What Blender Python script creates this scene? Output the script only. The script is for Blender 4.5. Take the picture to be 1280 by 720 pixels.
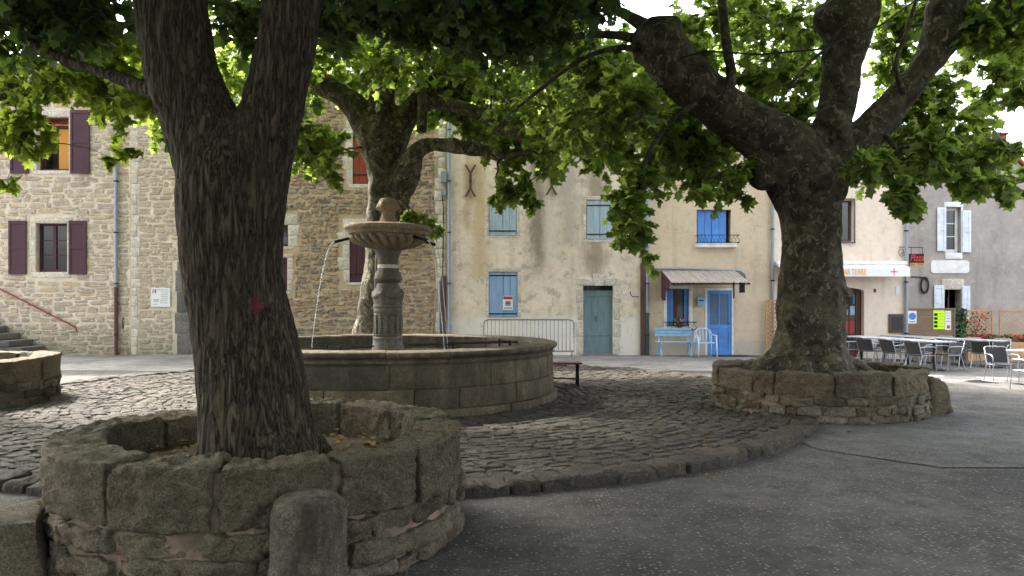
import bpy, bmesh, math, random
import numpy as np
from mathutils import Vector, Matrix, noise
from mathutils.bvhtree import BVHTree

random.seed(7)
rng = np.random.default_rng(11)
for o in list(bpy.data.objects):
    bpy.data.objects.remove(o)
scene = bpy.context.scene
COL = scene.collection

# ------------------------------------------------------------ camera, sky, sun
F, HZ, EYE = 960.0, 376.0, 1.65          # focal length in photo pixels, horizon row, eye height
cam_d = bpy.data.cameras.new('camera')
cam_d.sensor_width = 36.0
cam_d.lens = 36.0 * F / 1280.0
cam_d.shift_y = (HZ - 360.0) / 1280.0
cam_d.clip_end = 3000
cam = bpy.data.objects.new('camera', cam_d)
COL.objects.link(cam)
cam.location = (0, 0, EYE)
cam.rotation_euler = (math.radians(90), 0, 0)
scene.camera = cam

SUN_EL, SUN_AZ = math.radians(43), math.radians(-50)     # azimuth from +Y towards +X
w = bpy.data.worlds.new('World')
scene.world = w
w.use_nodes = True
nt = w.node_tree
bg = nt.nodes['Background']
sky = nt.nodes.new('ShaderNodeTexSky')
sky.sky_type = 'NISHITA'
sky.sun_disc = False
sky.sun_elevation = SUN_EL
sky.sun_rotation = SUN_AZ
sky.air_density = 1.0
sky.dust_density = 6.0
sky.ozone_density = 0.6
hs = nt.nodes.new('ShaderNodeHueSaturation')
hs.inputs['Saturation'].default_value = 0.36
nt.links.new(sky.outputs[0], hs.inputs['Color'])
nt.links.new(hs.outputs[0], bg.inputs['Color'])
bg.inputs['Strength'].default_value = 0.15
sd = bpy.data.lights.new('sun', 'SUN')
sd.energy = 2.2
sd.angle = math.radians(3)
sd.color = (1.0, 0.95, 0.86)
sun = bpy.data.objects.new('sun', sd)
COL.objects.link(sun)
sdir = Vector((math.sin(SUN_AZ) * math.cos(SUN_EL), math.cos(SUN_AZ) * math.cos(SUN_EL), math.sin(SUN_EL)))
sun.rotation_euler = (-sdir).to_track_quat('-Z', 'Y').to_euler()
sun.location = (-20, 20, 40)
scene.view_settings.view_transform = 'Standard'
scene.view_settings.look = 'None'
scene.view_settings.gamma = 1.0
scene.view_settings.use_curve_mapping = False
scene.view_settings.exposure = 2.9

# ------------------------------------------------------------ pixels and heights
YF = 23.3                                  # the row of house fronts
def fx(px, y=YF): return (px - 640.0) / F * y
def fz(py, y=YF): return EYE + (HZ - py) / F * y
def P(px, py, D): return Vector((fx(px, D), D, fz(py, D)))
def gz(x): return -0.025 * min(max(0.0, x - 7.0), 13.0)
def pix(p): return (640 + F * p[0] / max(p[1], .01), HZ - F * (p[2] - EYE) / max(p[1], .01))

# ------------------------------------------------------------ helpers
def thing(name, label, cat, loc=(0, 0, 0), rz=0, group=None):
    o = bpy.data.objects.new(name, None)
    COL.objects.link(o)
    o.location = loc
    o.rotation_euler = (0, 0, rz)
    o.empty_display_size = .2
    tag(o, label, cat, group)
    return o
def tag(o, label=None, cat=None, group=None, kind=None):
    if label: o['label'] = label
    if cat: o['category'] = cat
    if group: o['group'] = group
    if kind: o['kind'] = kind
    return o
def woff(o):
    v = Vector((0, 0, 0))
    while o is not None:
        v += o.location
        o = o.parent
    return v
def link(name, me, parent=None, kind=None, label=None):
    o = bpy.data.objects.new(name, me)
    COL.objects.link(o)
    o.parent = parent
    if kind: o['kind'] = kind
    if label: o['label'] = label
    return o
def dup(root, loc, rz=0.0, label=None, group=None):
    def rec(src, par):
        c = src.copy()
        COL.objects.link(c)
        c.parent = par
        for k in src.children:
            rec(k, c)
        return c
    r = rec(root, None)
    r.location = loc
    r.rotation_euler = (0, 0, rz)
    if label: r['label'] = label
    if group: r['group'] = group
    return r

class MB:
    def __init__(s): s.v = []; s.f = []
    def add(s, vs, fs):
        n = len(s.v)
        s.v.extend([tuple(v) for v in vs])
        s.f.extend([tuple(i + n for i in f) for f in fs])
        return s
    def box(s, x0, x1, y0, y1, z0, z1):
        return s.add([(x0,y0,z0),(x1,y0,z0),(x1,y1,z0),(x0,y1,z0),(x0,y0,z1),(x1,y0,z1),(x1,y1,z1),(x0,y1,z1)],
              [(0,3,2,1),(4,5,6,7),(0,1,5,4),(1,2,6,5),(2,3,7,6),(3,0,4,7)])
    def bbox(s, x0, x1, y0, y1, z0, z1, b=.006):
        """box with bevelled edges"""
        v, f = rblock((x1-x0)/2, (y1-y0)/2, (z1-z0)/2, b, (1, 1, 1))
        return s.add(v + np.array([(x0+x1)/2, (y0+y1)/2, (z0+z1)/2]), f)
    def quad(s, *p): return s.add(p, [tuple(range(len(p)))])
    def tube(s, pts, rad, n=8, cap=True):
        pts = [Vector(p) for p in pts]
        if not hasattr(rad, '__len__'): rad = [rad] * len(pts)
        vs, fs = [], []
        t0 = (pts[1] - pts[0]).normalized()
        up = Vector((0, 0, 1)) if abs(t0.z) < .9 else Vector((1, 0, 0))
        a = t0.cross(up).normalized()
        for i, p in enumerate(pts):
            t = (pts[min(i+1, len(pts)-1)] - pts[max(i-1, 0)]).normalized()
            a = (a - t * a.dot(t)).normalized()
            b = t.cross(a)
            for k in range(n):
                an = 2 * math.pi * k / n
                vs.append(p + (a * math.cos(an) + b * math.sin(an)) * rad[i])
        for i in range(len(pts) - 1):
            for k in range(n):
                k2 = (k + 1) % n
                fs.append((i*n+k, i*n+k2, (i+1)*n+k2, (i+1)*n+k))
        if cap:
            fs.append(tuple(range(n-1, -1, -1)))
            fs.append(tuple((len(pts)-1)*n + k for k in range(n)))
        return s.add(vs, fs)
    def lathe(s, prof, c=(0, 0), n=32, mod=None):
        vs, fs = [], []
        for (r, z) in prof:
            for k in range(n):
                a = 2 * math.pi * k / n
                rr = r if mod is None else mod(r, z, a)
                vs.append((c[0] + rr * math.cos(a), c[1] + rr * math.sin(a), z))
        m = len(prof)
        for i in range(m - 1):
            for k in range(n):
                k2 = (k + 1) % n
                fs.append((i*n+k, i*n+k2, (i+1)*n+k2, (i+1)*n+k))
        fs.append(tuple(range(n-1, -1, -1)))
        fs.append(tuple((m-1)*n + k for k in range(n)))
        return s.add(vs, fs)
    def arc(s, prof, c, a0, a1, n=6):
        """closed profile (r, z) swept round c from a0 to a1, with end caps"""
        m = len(prof)
        vs, fs = [], []
        for i in range(n + 1):
            a = a0 + (a1 - a0) * i / n
            for (r, z) in prof:
                vs.append((c[0] + r * math.cos(a), c[1] + r * math.sin(a), z))
        for i in range(n):
            for k in range(m):
                k2 = (k + 1) % m
                fs.append((i*m+k, (i+1)*m+k, (i+1)*m+k2, i*m+k2))
        fs.append(tuple(range(m)))
        fs.append(tuple(n*m + k for k in range(m-1, -1, -1)))
        return s.add(vs, fs)
    def mesh(s, name, mat, off=(0, 0, 0), smooth=False, auto=None):
        me = bpy.data.meshes.new(name)
        me.from_pydata([(a-off[0], b-off[1], c-off[2]) for a, b, c in s.v], [], s.f)
        if mat: me.materials.append(mat)
        me.validate()
        bm = bmesh.new(); bm.from_mesh(me)
        bmesh.ops.recalc_face_normals(bm, faces=bm.faces)
        bm.to_mesh(me); bm.free()
        if smooth:
            me.polygons.foreach_set('use_smooth', [True] * len(me.polygons))
            if auto: me.set_sharp_from_angle(angle=math.radians(auto))
        return me
    def build(s, name, mat, parent=None, smooth=False, auto=None, kind=None, label=None):
        return link(name, s.mesh(name, mat, woff(parent), smooth, auto), parent, kind, label)

def grid_axis(h, b, n):
    t = max(0.0, 1 - b / h)
    return [-1.0] + [t * (-1 + 2 * i / n) for i in range(n + 1)] + [1.0]
def rblock(hx, hy, hz, b, n=(2, 1, 2), amp=0.0, sc=3.0, seed=0.0, amp2=0.0):
    """box with rounded edges, subdivided and roughened; returns verts (np) and faces"""
    b = min(b, hx * .9, hy * .9, hz * .9)
    ax = [grid_axis(hx, b, n[0]), grid_axis(hy, b, n[1]), grid_axis(hz, b, n[2])]
    H = (hx, hy, hz)
    vid, vs, fs = {}, [], []
    def V(i, j, k):
        if (i, j, k) not in vid:
            vid[(i, j, k)] = len(vs)
            vs.append((ax[0][i] * hx, ax[1][j] * hy, ax[2][k] * hz))
        return vid[(i, j, k)]
    I, J, K = len(ax[0]) - 1, len(ax[1]) - 1, len(ax[2]) - 1
    for i in range(I):
        for j in range(J):
            fs.append((V(i,j,0), V(i,j+1,0), V(i+1,j+1,0), V(i+1,j,0)))
            fs.append((V(i,j,K), V(i+1,j,K), V(i+1,j+1,K), V(i,j+1,K)))
        for k in range(K):
            fs.append((V(i,0,k), V(i+1,0,k), V(i+1,0,k+1), V(i,0,k+1)))
            fs.append((V(i,J,k), V(i,J,k+1), V(i+1,J,k+1), V(i+1,J,k)))
    for j in range(J):
        for k in range(K):
            fs.append((V(0,j,k), V(0,j,k+1), V(0,j+1,k+1), V(0,j+1,k)))
            fs.append((V(I,j,k), V(I,j+1,k), V(I,j+1,k+1), V(I,j,k+1)))
    q = np.array(vs)
    inner = np.clip(q, [-(h - b) for h in H], [(h - b) for h in H])
    d = q - inner
    L = np.linalg.norm(d, axis=1, keepdims=True)
    dn = d / np.maximum(L, 1e-9)
    q = inner + dn * np.minimum(L, b)
    if amp:
        for i in range(len(q)):
            p = Vector(q[i]) * sc + Vector((seed * 7.3, seed * 3.1, seed * 1.7))
            e = noise.noise(p) * amp + (noise.noise(p * 3.1) * amp2 if amp2 else 0)
            if amp2: e += (noise.noise(p * 8.3) + .6 * noise.noise(p * 17.0)) * amp2 * .45
            nv = noise.noise_vector(p * .8 + Vector((5, 5, 5)))
            q[i] += dn[i] * e + np.array(nv) * amp * .5
    return q, fs
def arcmap(q, c, rm, am, zm):
    """bend a block (x along the arc, y radial outwards, z up) round centre c"""
    th = am + q[:, 0] / rm
    r = rm + q[:, 1]
    return np.stack([c[0] + r * np.cos(th), c[1] + r * np.sin(th), zm + q[:, 2]], 1)

# ------------------------------------------------------------ materials
def C(r, g, b):
    f = lambda u: (u / 255 / 12.92) if u / 255 <= .04045 else ((u / 255 + .055) / 1.055) ** 2.4
    return (f(r), f(g), f(b), 1.0)
class NT:
    def __init__(s, name):
        s.m = bpy.data.materials.new(name)
        s.m.use_nodes = True
        s.t = s.m.node_tree
        s.b = s.t.nodes['Principled BSDF']
        s.co = s.n('TexCoord').outputs['Object']
    def n(s, t, **kw):
        x = s.t.nodes.new('ShaderNode' + t)
        for k, v in kw.items(): setattr(x, k, v)
        return x
    def l(s, a, b): s.t.links.new(a, b)
    def put(s, sock, v):
        if hasattr(v, 'is_output'): s.l(v, sock)
        else: sock.default_value = v
    def map(s, scale=(1, 1, 1), vec=None, loc=(0, 0, 0)):
        x = s.n('Mapping')
        s.l(vec or s.co, x.inputs[0])
        x.inputs['Scale'].default_value = scale
        x.inputs['Location'].default_value = loc
        return x.outputs[0]
    def noise(s, scale, detail=5, rough=.55, vec=None, dist=0.0):
        x = s.n('TexNoise')
        s.l(vec or s.co, x.inputs['Vector'])
        x.inputs['Scale'].default_value = scale
        x.inputs['Detail'].default_value = detail
        x.inputs['Roughness'].default_value = rough
        x.inputs['Distortion'].default_value = dist
        return x.outputs['Fac']
    def voro(s, scale, vec=None, feature='F1', rand=1.0):
        x = s.n('TexVoronoi', feature=feature)
        s.l(vec or s.co, x.inputs['Vector'])
        x.inputs['Scale'].default_value = scale
        x.inputs['Randomness'].default_value = rand
        return x
    def ramp(s, fac, stops, interp='LINEAR'):
        x = s.n('ValToRGB')
        x.color_ramp.interpolation = interp
        e = x.color_ramp.elements
        while len(e) < len(stops): e.new(.5)
        for i, (p, c) in enumerate(stops):
            e[i].position = p
            e[i].color = c if hasattr(c, '__len__') else (c, c, c, 1)
        s.l(fac, x.inputs[0])
        return x.outputs[0]
    def mix(s, fac, a, b, blend='MIX'):
        x = s.n('Mix', data_type='RGBA', blend_type=blend)
        s.put(x.inputs[0], fac); s.put(x.inputs[6], a); s.put(x.inputs[7], b)
        return x.outputs[2]
    def math(s, op, a, b=0.0, clamp=False):
        x = s.n('Math', operation=op, use_clamp=clamp)
        s.put(x.inputs[0], a); s.put(x.inputs[1], b)
        return x.outputs[0]
    def sep(s, vec=None):
        x = s.n('SeparateXYZ'); s.l(vec or s.co, x.inputs[0]); return x.outputs
    def rand(s):
        g = s.n('NewGeometry').outputs['Random Per Island']
        o = s.n('ObjectInfo').outputs['Random']
        return s.math('FRACT', s.math('ADD', g, s.math('MULTIPLY', o, 7.31)))
    def bump(s, h, strength=.5, dist=.01, prev=None):
        x = s.n('Bump')
        x.inputs['Strength'].default_value = strength
        x.inputs['Distance'].default_value = dist
        s.l(h, x.inputs['Height'])
        if prev: s.l(prev, x.inputs['Normal'])
        return x.outputs[0]
    def done(s, col, rough=.85, nrm=None, metal=0.0, spec=.3):
        s.put(s.b.inputs['Base Color'], col)
        s.put(s.b.inputs['Roughness'], rough)
        s.b.inputs['Metallic'].default_value = metal
        s.b.inputs['Specular IOR Level'].default_value = spec
        if nrm: s.l(nrm, s.b.inputs['Normal'])
        return s.m
def scl(c, k): return (c[0]*k, c[1]*k, c[2]*k, 1)

def m_paint(name, c, wear=.35, rough=.55, worn=None, sc=6, stretch=(1, 1, 1)):
    t = NT(name)
    n1 = t.noise(sc, 6, .65, t.map(stretch))
    col = t.mix(t.ramp(n1, [(.35, 0), (.7, 1)]), scl(c, .82), scl(c, 1.12))
    n2 = t.noise(sc * 4, 6, .7, t.map(stretch))
    if worn: col = t.mix(t.ramp(n2, [(1 - wear * .9, 0), (1 - wear * .9 + .08, 1)]), col, worn)
    col = t.mix(t.ramp(t.noise(2.1, 4), [(.4, 0), (.8, .25)]), col, scl(c, .45))
    return t.done(col, rough, t.bump(n2, .25, .004))
def m_metal(name, c, rough=.4, metal=.9):
    t = NT(name)
    n = t.noise(9, 5, .6)
    col = t.mix(n, scl(c, .7), scl(c, 1.15))
    return t.done(col, t.math('ADD', t.math('MULTIPLY', n, .25), rough - .12), t.bump(t.noise(60), .08, .002), metal)
def m_plain(name, c, rough=.7, var=.15):
    t = NT(name)
    n = t.noise(7, 5, .6)
    return t.done(t.mix(n, scl(c, 1 - var), scl(c, 1 + var)), rough, t.bump(t.noise(40), .15, .003))
def m_stone(name, cols, dirt=(.05, .048, .042, 1), dirt_amt=.5, lich=None, bstr=.6, sc=1.0, rough=.9, bdist=.02, moss=None, runs=None):
    """stone with a colour of its own per piece, dirt blotches, lichen and rough relief"""
    t = NT(name)
    k = len(cols)
    base = t.ramp(t.rand(), [((i + .5) / k, c) for i, c in enumerate(cols)])
    geo = t.n('NewGeometry').outputs['Position']
    n1 = t.noise(4 * sc, 7, .65, geo)
    n2 = t.noise(17 * sc, 6, .7, geo)
    n3 = t.noise(1.3 * sc, 5, .6, geo)
    col = t.mix(.75, base, t.ramp(n2, [(.3, .35), (.68, 1.1)]), 'MULTIPLY')
    col = t.mix(.5, t.mix(.6, col, t.ramp(t.noise(46 * sc, 5, .8, geo), [(.43, .22), (.56, 1.25)] if bdist >= .02 else [(.36, .35), (.6, 1.15)]), 'MULTIPLY'), t.ramp(n1, [(.35, .5), (.65, 1.0)]), 'MULTIPLY')
    col = t.mix(t.ramp(n3, [(.62 - dirt_amt * .25, 0), (.9 - dirt_amt * .25, .85)]), col, dirt)
    if lich: col = t.mix(t.math('MULTIPLY', t.ramp(t.noise(14 * sc, 6, .75, geo), [(.54, 0), (.70, .6)]), t.ramp(t.noise(2.2, 3, .5, geo), [(.42, 0), (.6, 1)])), col, lich)
    if runs:
        rn = t.noise(5, 6, .65, t.map((1, 1, .22), geo))
        col = t.mix(t.ramp(rn, [(.47, 0), (.62, .8)]), col, runs)
        rn2 = t.noise(3.6, 6, .65, t.map((1, 1, .3), geo, (3, 7, 1)))
        col = t.mix(t.ramp(rn2, [(.56, 0), (.7, .35)]), col, scl(cols[0], 1.25))
    if moss:
        z = t.sep(geo)[2]
        mz = t.math('MULTIPLY', t.ramp(n1, [(.3, 0), (.6, 1)]), t.ramp(t.math('DIVIDE', z, 1.6), [(.05, .75), (.75, 0)]))
        col = t.mix(mz, col, moss)
    b1 = t.bump(n1, bstr, bdist * 2.5)
    b2 = t.bump(n2, bstr, bdist, b1)
    pits = t.ramp(t.noise(42 * sc, 5, .8, geo), [(.34, 0), (.5, 1)])
    b3 = t.bump(pits, bstr * .7, bdist * .5, b2)
    return t.done(col, rough, b3, spec=.25)

M = {}
M['burgundy'] = m_paint('burgundy_paint', C(74, 42, 54), .2, .5, C(150, 120, 125), 5, (1, 1, .25))
M['rust_red'] = m_paint('rust_red_paint', C(138, 62, 44), .2, .55, C(190, 140, 110), 5, (1, 1, .2))
M['pale_blue'] = m_paint('weathered_pale_blue_paint', C(164, 184, 198), .5, .75, C(190, 190, 180), 7, (2, 1, .2))
M['mid_blue'] = m_paint('faded_blue_paint', C(140, 168, 202), .3, .65, C(160, 185, 205), 5, (2, 1, .2))
M['door_teal'] = m_paint('faded_teal_paint', C(120, 142, 150), .45, .7, C(120, 125, 118), 6, (1.5, 1, .3))
M['blue'] = m_paint('bright_blue_paint', C(88, 146, 222), .08, .45, C(90, 150, 220), 3)
M['light_blue'] = m_paint('light_blue_paint', C(140, 186, 222), .15, .5, C(170, 200, 220), 6)
M['white_paint'] = m_paint('white_paint', C(232, 232, 230), .12, .6, C(190, 185, 175), 5)
M['shutter_white'] = m_paint('pale_blue_white_paint', C(220, 229, 240), .1, .55, C(200, 205, 210), 5)
M['brown_wood'] = m_paint('brown_wood', C(92, 58, 44), .3, .6, C(60, 40, 32), 5, (3, 3, .4))
M['iron'] = m_metal('dark_iron', C(48, 46, 46), .6, .6)
M['rusty_iron'] = m_metal('rusty_iron', C(98, 76, 64), .75, .3)
M['red_rail'] = m_paint('red_rail_paint', C(140, 62, 55), .3, .5, C(90, 50, 45), 20)
M['zinc'] = m_metal('zinc', C(150, 160, 172), .55, .5)
M['cast_brown'] = m_paint('cast_iron_brown', C(92, 66, 62), .2, .6, C(60, 45, 40), 9)
M['cast_green'] = m_paint('cast_iron_green', C(62, 78, 70), .2, .6, C(50, 50, 45), 9)
M['alu'] = m_metal('aluminium', C(168, 171, 177), .36, .9)
M['galv'] = m_metal('galvanised_steel', C(150, 152, 156), .45, .8)
M['weave'] = m_plain('dark_woven_plastic', C(54, 54, 56), .6)
M['black_metal'] = m_plain('black_metal', C(38, 38, 42), .5)
M['table_top'] = m_plain('grey_table_top', C(172, 172, 178), .4, .06)
M['pine'] = m_paint('pine_wood', C(190, 148, 108), .35, .7, C(150, 110, 75), 8, (1, 1, .3))
M['old_wood'] = m_paint('weathered_board', C(132, 112, 92), .4, .8, C(110, 96, 82), 7, (.3, 1, 2))
M['dark_wood'] = m_paint('dark_weathered_wood', C(96, 82, 74), .4, .8, C(70, 60, 55), 7, (.4, 1, 3))
M['terracotta'] = m_stone('terracotta', [C(172, 96, 66), C(188, 118, 84), C(150, 88, 66)], dirt_amt=.4)
M['lime_stone'] = m_stone('dressed_limestone', [C(240, 230, 214), C(230, 218, 198), C(246, 236, 220)], C(176, 162, 140), .05, None, .35, 1, .85, .006)
M['grey_stone'] = m_stone('grey_dressed_stone', [C(130, 126, 122), C(116, 112, 108), C(142, 138, 132)], C(60, 58, 55), .45, None, .4, 1, .85, .01)
M['poster_white'] = m_plain('poster_paper', C(225, 225, 225), .7, .05)
M['poster_yellow'] = m_plain('fluorescent_paper', C(206, 255, 20), .7, .03)
M['poster_blue'] = m_plain('blue_print', C(70, 130, 200), .6, .2)
M['poster_red'] = m_plain('red_print', C(170, 60, 55), .6, .2)
M['ink'] = m_plain('black_ink', C(30, 32, 30), .6)
M['grey_ink'] = m_plain('grey_ink', C(140, 142, 150), .6)
M['orange_ink'] = m_plain('orange_ink', C(245, 180, 70), .6)
M['red_ink'] = m_plain('red_ink', C(225, 50, 62), .5)
M['pink_ink'] = m_plain('pink_ink', C(230, 170, 175), .5)
M['yellow_ink'] = m_plain('yellow_ink', C(215, 175, 80), .5)
M['cable'] = m_plain('black_cable', C(34, 34, 36), .6)
M['orange_wall'] = m_plain('ochre_interior', C(205, 148, 72), .8, .05)
M['curtain'] = m_plain('net_curtain', C(96, 116, 140), .9, .2)
M['canvas'] = m_plain('white_canvas', C(235, 235, 240), .8, .04)
M['red_mark'] = m_plain('red_marking_paint', C(82, 34, 36), .95, .5)
M['pot'] = m_plain('clay_pot', C(120, 72, 60), .8)
def m_glass():
    t = NT('window_glass')
    t.b.inputs['Base Color'].default_value = C(40, 46, 50)
    t.b.inputs['Roughness'].default_value = .06
    t.b.inputs['Specular IOR Level'].default_value = .8
    t.l(t.bump(t.noise(1.6, 2), .12, .02), t.b.inputs['Normal'])
    return t.m
M['glass'] = m_glass()
def m_water(name, rough, bs):
    t = NT(name)
    t.b.inputs['Base Color'].default_value = (.75, .85, .82, 1)
    t.b.inputs['Transmission Weight'].default_value = 1
    t.b.inputs['IOR'].default_value = 1.33
    t.b.inputs['Roughness'].default_value = rough
    t.l(t.bump(t.noise(7, 3, .6, t.n('NewGeometry').outputs['Position']), bs, .05), t.b.inputs['Normal'])
    return t.m
M['water'] = m_water('basin_water', .03, .5)
def m_stream():
    t = NT('falling_water')
    t.b.inputs['Base Color'].default_value = (.85, .88, .9, 1)
    t.b.inputs['Transmission Weight'].default_value = .55
    t.b.inputs['IOR'].default_value = 1.33
    t.b.inputs['Roughness'].default_value = .15
    return t.m
M['stream'] = m_stream()

def m_mortar(name, c, green=None):
    t = NT(name)
    n1 = t.noise(2.2, 6, .6); n2 = t.noise(30, 5, .7)
    col = t.mix(t.ramp(n1, [(.35, 0), (.7, 1)]), scl(c, .72), scl(c, 1.08))
    col = t.mix(.4, col, t.ramp(n2, [(.3, .5), (.65, 1)]), 'MULTIPLY')
    if green:
        z = t.sep()[2]
        mz = t.math('MULTIPLY', t.ramp(n1, [(.3, 0), (.6, 1)]), t.ramp(t.math('DIVIDE', z, 1.3), [(.05, .8), (.7, 0)]))
        col = t.mix(mz, col, green)
    return t.done(col, .95, t.bump(n2, .6, .012, t.bump(t.noise(9, 5, .6), .5, .03)))
MOSS = C(92, 96, 70)
M['mortar_cream'] = m_mortar('cream_lime_mortar', C(228, 213, 193), MOSS)
M['mortar_tan'] = m_mortar('tan_lime_mortar', C(198, 178, 150), MOSS)
def m_patchy(name, a, b, c):
    t = NT(name)
    geo = t.n('NewGeometry').outputs['Position']
    n1 = t.noise(2.0, 6, .65, geo); n2 = t.noise(26, 6, .7, geo); n3 = t.noise(5.5, 6, .7, geo)
    col = t.mix(t.ramp(n1, [(.46, 0), (.58, 1)]), a, b)
    col = t.mix(t.ramp(n3, [(.5, 0), (.66, .8)]), col, c)
    col = t.mix(.5, col, t.ramp(n2, [(.3, .45), (.65, 1.05)]), 'MULTIPLY')
    return t.done(col, .95, t.bump(n2, .8, .015, t.bump(n3, .8, .05)))
M['mortar_pink'] = m_patchy('patched_mortar', C(112, 98, 84), C(150, 128, 110), C(66, 61, 51))
M['stone_cream'] = m_stone('cream_rubble', [C(230, 214, 194), C(216, 198, 176), C(232, 214, 186), C(202, 190, 178), C(224, 205, 182), C(192, 178, 164), C(230, 205, 168)], C(150, 135, 115), .1, None, .5, 1.4, .9, .012, MOSS)
M['stone_gold'] = m_stone('golden_rubble', [C(222, 209, 190), C(210, 194, 170), C(224, 208, 180), C(200, 189, 174), C(216, 196, 166)], C(150, 132, 105), .1, None, .5, 1.4, .9, .012, MOSS)
M['stone_brown'] = m_stone('brown_rubble', [C(210, 182, 150), C(178, 164, 148), C(216, 178, 138), C(148, 141, 135), C(202, 172, 142), C(190, 178, 164), C(220, 190, 154), C(140, 131, 125)], C(112, 102, 92), .18, None, .6, 1.4, .9, .016, MOSS)
def m_plaster(name, c, stains, patch, base=None, base_h=1.0, streak=None, rough_sc=1.0):
    """lime render: blotches, patches of another coat, vertical dirt runs, a repaired band at the foot"""
    t = NT(name)
    n1 = t.noise(.9, 9, .68); n2 = t.noise(6, 9, .75); n3 = t.noise(34, 5, .7)
    col = t.mix(t.ramp(n1, [(.38, 0), (.62, 1)]), c, stains)
    col = t.mix(t.ramp(t.noise(2.3, 8, .7, t.map((1, 1, 1), None, (7, 3, 5))), [(.56, 0), (.60, .6)]), col, patch)
    sc_ = t.noise(4.2, 9, .78, t.map((.55, 1, 1.5), None, (2, 8, 1)))
    col = t.mix(t.math('MULTIPLY', t.ramp(sc_, [(.60, 0), (.66, .7)]), t.ramp(n1, [(.42, 0), (.6, 1)])), col, scl(patch, .5))
    col = t.mix(.45 * min(1, rough_sc + .1), col, t.ramp(n2, [(.32, .55), (.58, 1)]), 'MULTIPLY')
    vs = t.noise(1.5, 6, .65, t.map((1.6, 1, .14)))
    col = t.mix(t.ramp(vs, [(.56, 0), (.78, .42)]), col, scl(stains, .45))
    xyz = t.sep()
    if base:
        zz = t.math('ADD', t.math('DIVIDE', xyz[2], base_h), t.math('MULTIPLY', t.math('SUBTRACT', n2, .5), .7))
        col = t.mix(t.ramp(zz, [(.80, .85), (1.0, 0)]), col, base)
    if streak:
        for (sx, wd, zt, zb, sc) in streak:
            d = t.math('DIVIDE', t.math('ABSOLUTE', t.math('SUBTRACT', xyz[0], sx)), wd)
            d = t.math('ADD', d, t.math('MULTIPLY', t.math('SUBTRACT', t.noise(3.2, 6, .7, t.map((1, 1, .45))), .5), 2.2))
            a = t.ramp(d, [(.2, 1), (1.0, 0)])
            zf = t.ramp(t.math('DIVIDE', t.math('SUBTRACT', xyz[2], zb), zt - zb), [(0, 0), (.25, 1), (1.0, 1)])
            col = t.mix(t.math('MULTIPLY', t.math('MULTIPLY', a, zf), .75), col, sc)
    wv = t.n('VectorMath', operation='ADD'); t.l(t.co, wv.inputs[0]); wn = t.n('TexNoise'); wn.inputs['Scale'].default_value = 2.2; wn.inputs['Detail'].default_value = 6; t.l(t.co, wn.inputs['Vector']); t.l(wn.outputs['Color'], wv.inputs[1])
    cr = t.voro(1.1, wv.outputs[0], 'DISTANCE_TO_EDGE').outputs['Distance']
    crk = t.math('MULTIPLY', t.ramp(cr, [(0, 1), (.009, 0)]), t.ramp(n1, [(.46, 0), (.56, 1)]))
    col = t.mix(t.math('MULTIPLY', crk, .75), col, scl(stains, .4))
    return t.done(col, .95, t.bump(n3, .3, .006 * rough_sc, t.bump(n2, .5, .02 * rough_sc)))

# ------------------------------------------------------------ pieces (stones laid many at a time)
def stone_variants(n, seed, mat, name, k=9, flat=False, amp=.09):
    """unit stone: outline in x,z within +-0.5, face towards -y (or +z when flat)"""
    r = random.Random(seed)
    out = []
    for _ in range(n):
        ang = [2 * math.pi * (i + r.uniform(-.22, .22)) / k for i in range(k)]
        o = []
        for a in ang:
            c, s = math.cos(a), math.sin(a)
            e = 2 / r.uniform(3.2, 7)
            x = math.copysign(abs(c) ** e, c) * .5 * r.uniform(1 - amp * 1.6, 1)
            z = math.copysign(abs(s) ** e, s) * .5 * r.uniform(1 - amp * 1.6, 1)
            o.append((x, z))
        vs = [(x, .3, z) for x, z in o]
        vs += [(x * .985, -.62 + r.uniform(-.1, .1), z * .97) for x, z in o]
        ka = .88 if flat else .78
        vs += [(x * ka + r.uniform(-.03, .03), -.95 + r.uniform(-.2, .2), z * ka + r.uniform(-.03, .03)) for x, z in o]
        vs.append((r.uniform(-.08, .08), -1 + r.uniform(-.15, .15), r.uniform(-.08, .08)))
        fs = []
        for q in range(2):
            for i in range(k):
                j = (i + 1) % k
                fs.append((q*k+i, q*k+j, (q+1)*k+j, (q+1)*k+i))
        for i in range(k):
            fs.append((2*k+i, 2*k+(i+1) % k, 3*k))
        if flat: vs = [(x, z, -y) for x, y, z in vs]
        mb = MB().add(vs, fs)
        me = mb.mesh(name, mat, smooth=True, auto=50)
        out.append(me)
    return out
def lay_pieces(name, parent, variants, items, mat, limit=300, stuff=None):
    """items: (score, variant index, Matrix in parent space). The best `limit` become objects, the rest one joined part"""
    items = sorted(items, key=lambda t: -t[0])
    for sc, vi, mx in items[:limit]:
        o = bpy.data.objects.new(name, variants[vi])
        COL.objects.link(o)
        o.parent = parent
        o.matrix_local = mx
    rest = items[limit:]
    if rest:
        vs, fs, base = [], [], 0
        cache = []
        for me in variants:
            a = np.empty(len(me.vertices) * 3); me.vertices.foreach_get('co', a)
            cache.append((a.reshape(-1, 3), [tuple(p.vertices) for p in me.polygons]))
        for sc, vi, mx in rest:
            v, f = cache[vi]
            m = np.array(mx)
            vs.append(v @ m[:3, :3].T + m[:3, 3])
            fs.extend([tuple(i + base for i in q) for q in f])
            base += len(v)
        me = bpy.data.meshes.new(stuff or name)
        me.from_pydata(np.concatenate(vs).tolist(), [], fs)
        me.materials.append(mat)
        me.polygons.foreach_set('use_smooth', [True] * len(me.polygons))
        me.set_sharp_from_angle(angle=math.radians(50))
        link(stuff or name, me, parent, kind='stuff')

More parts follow.
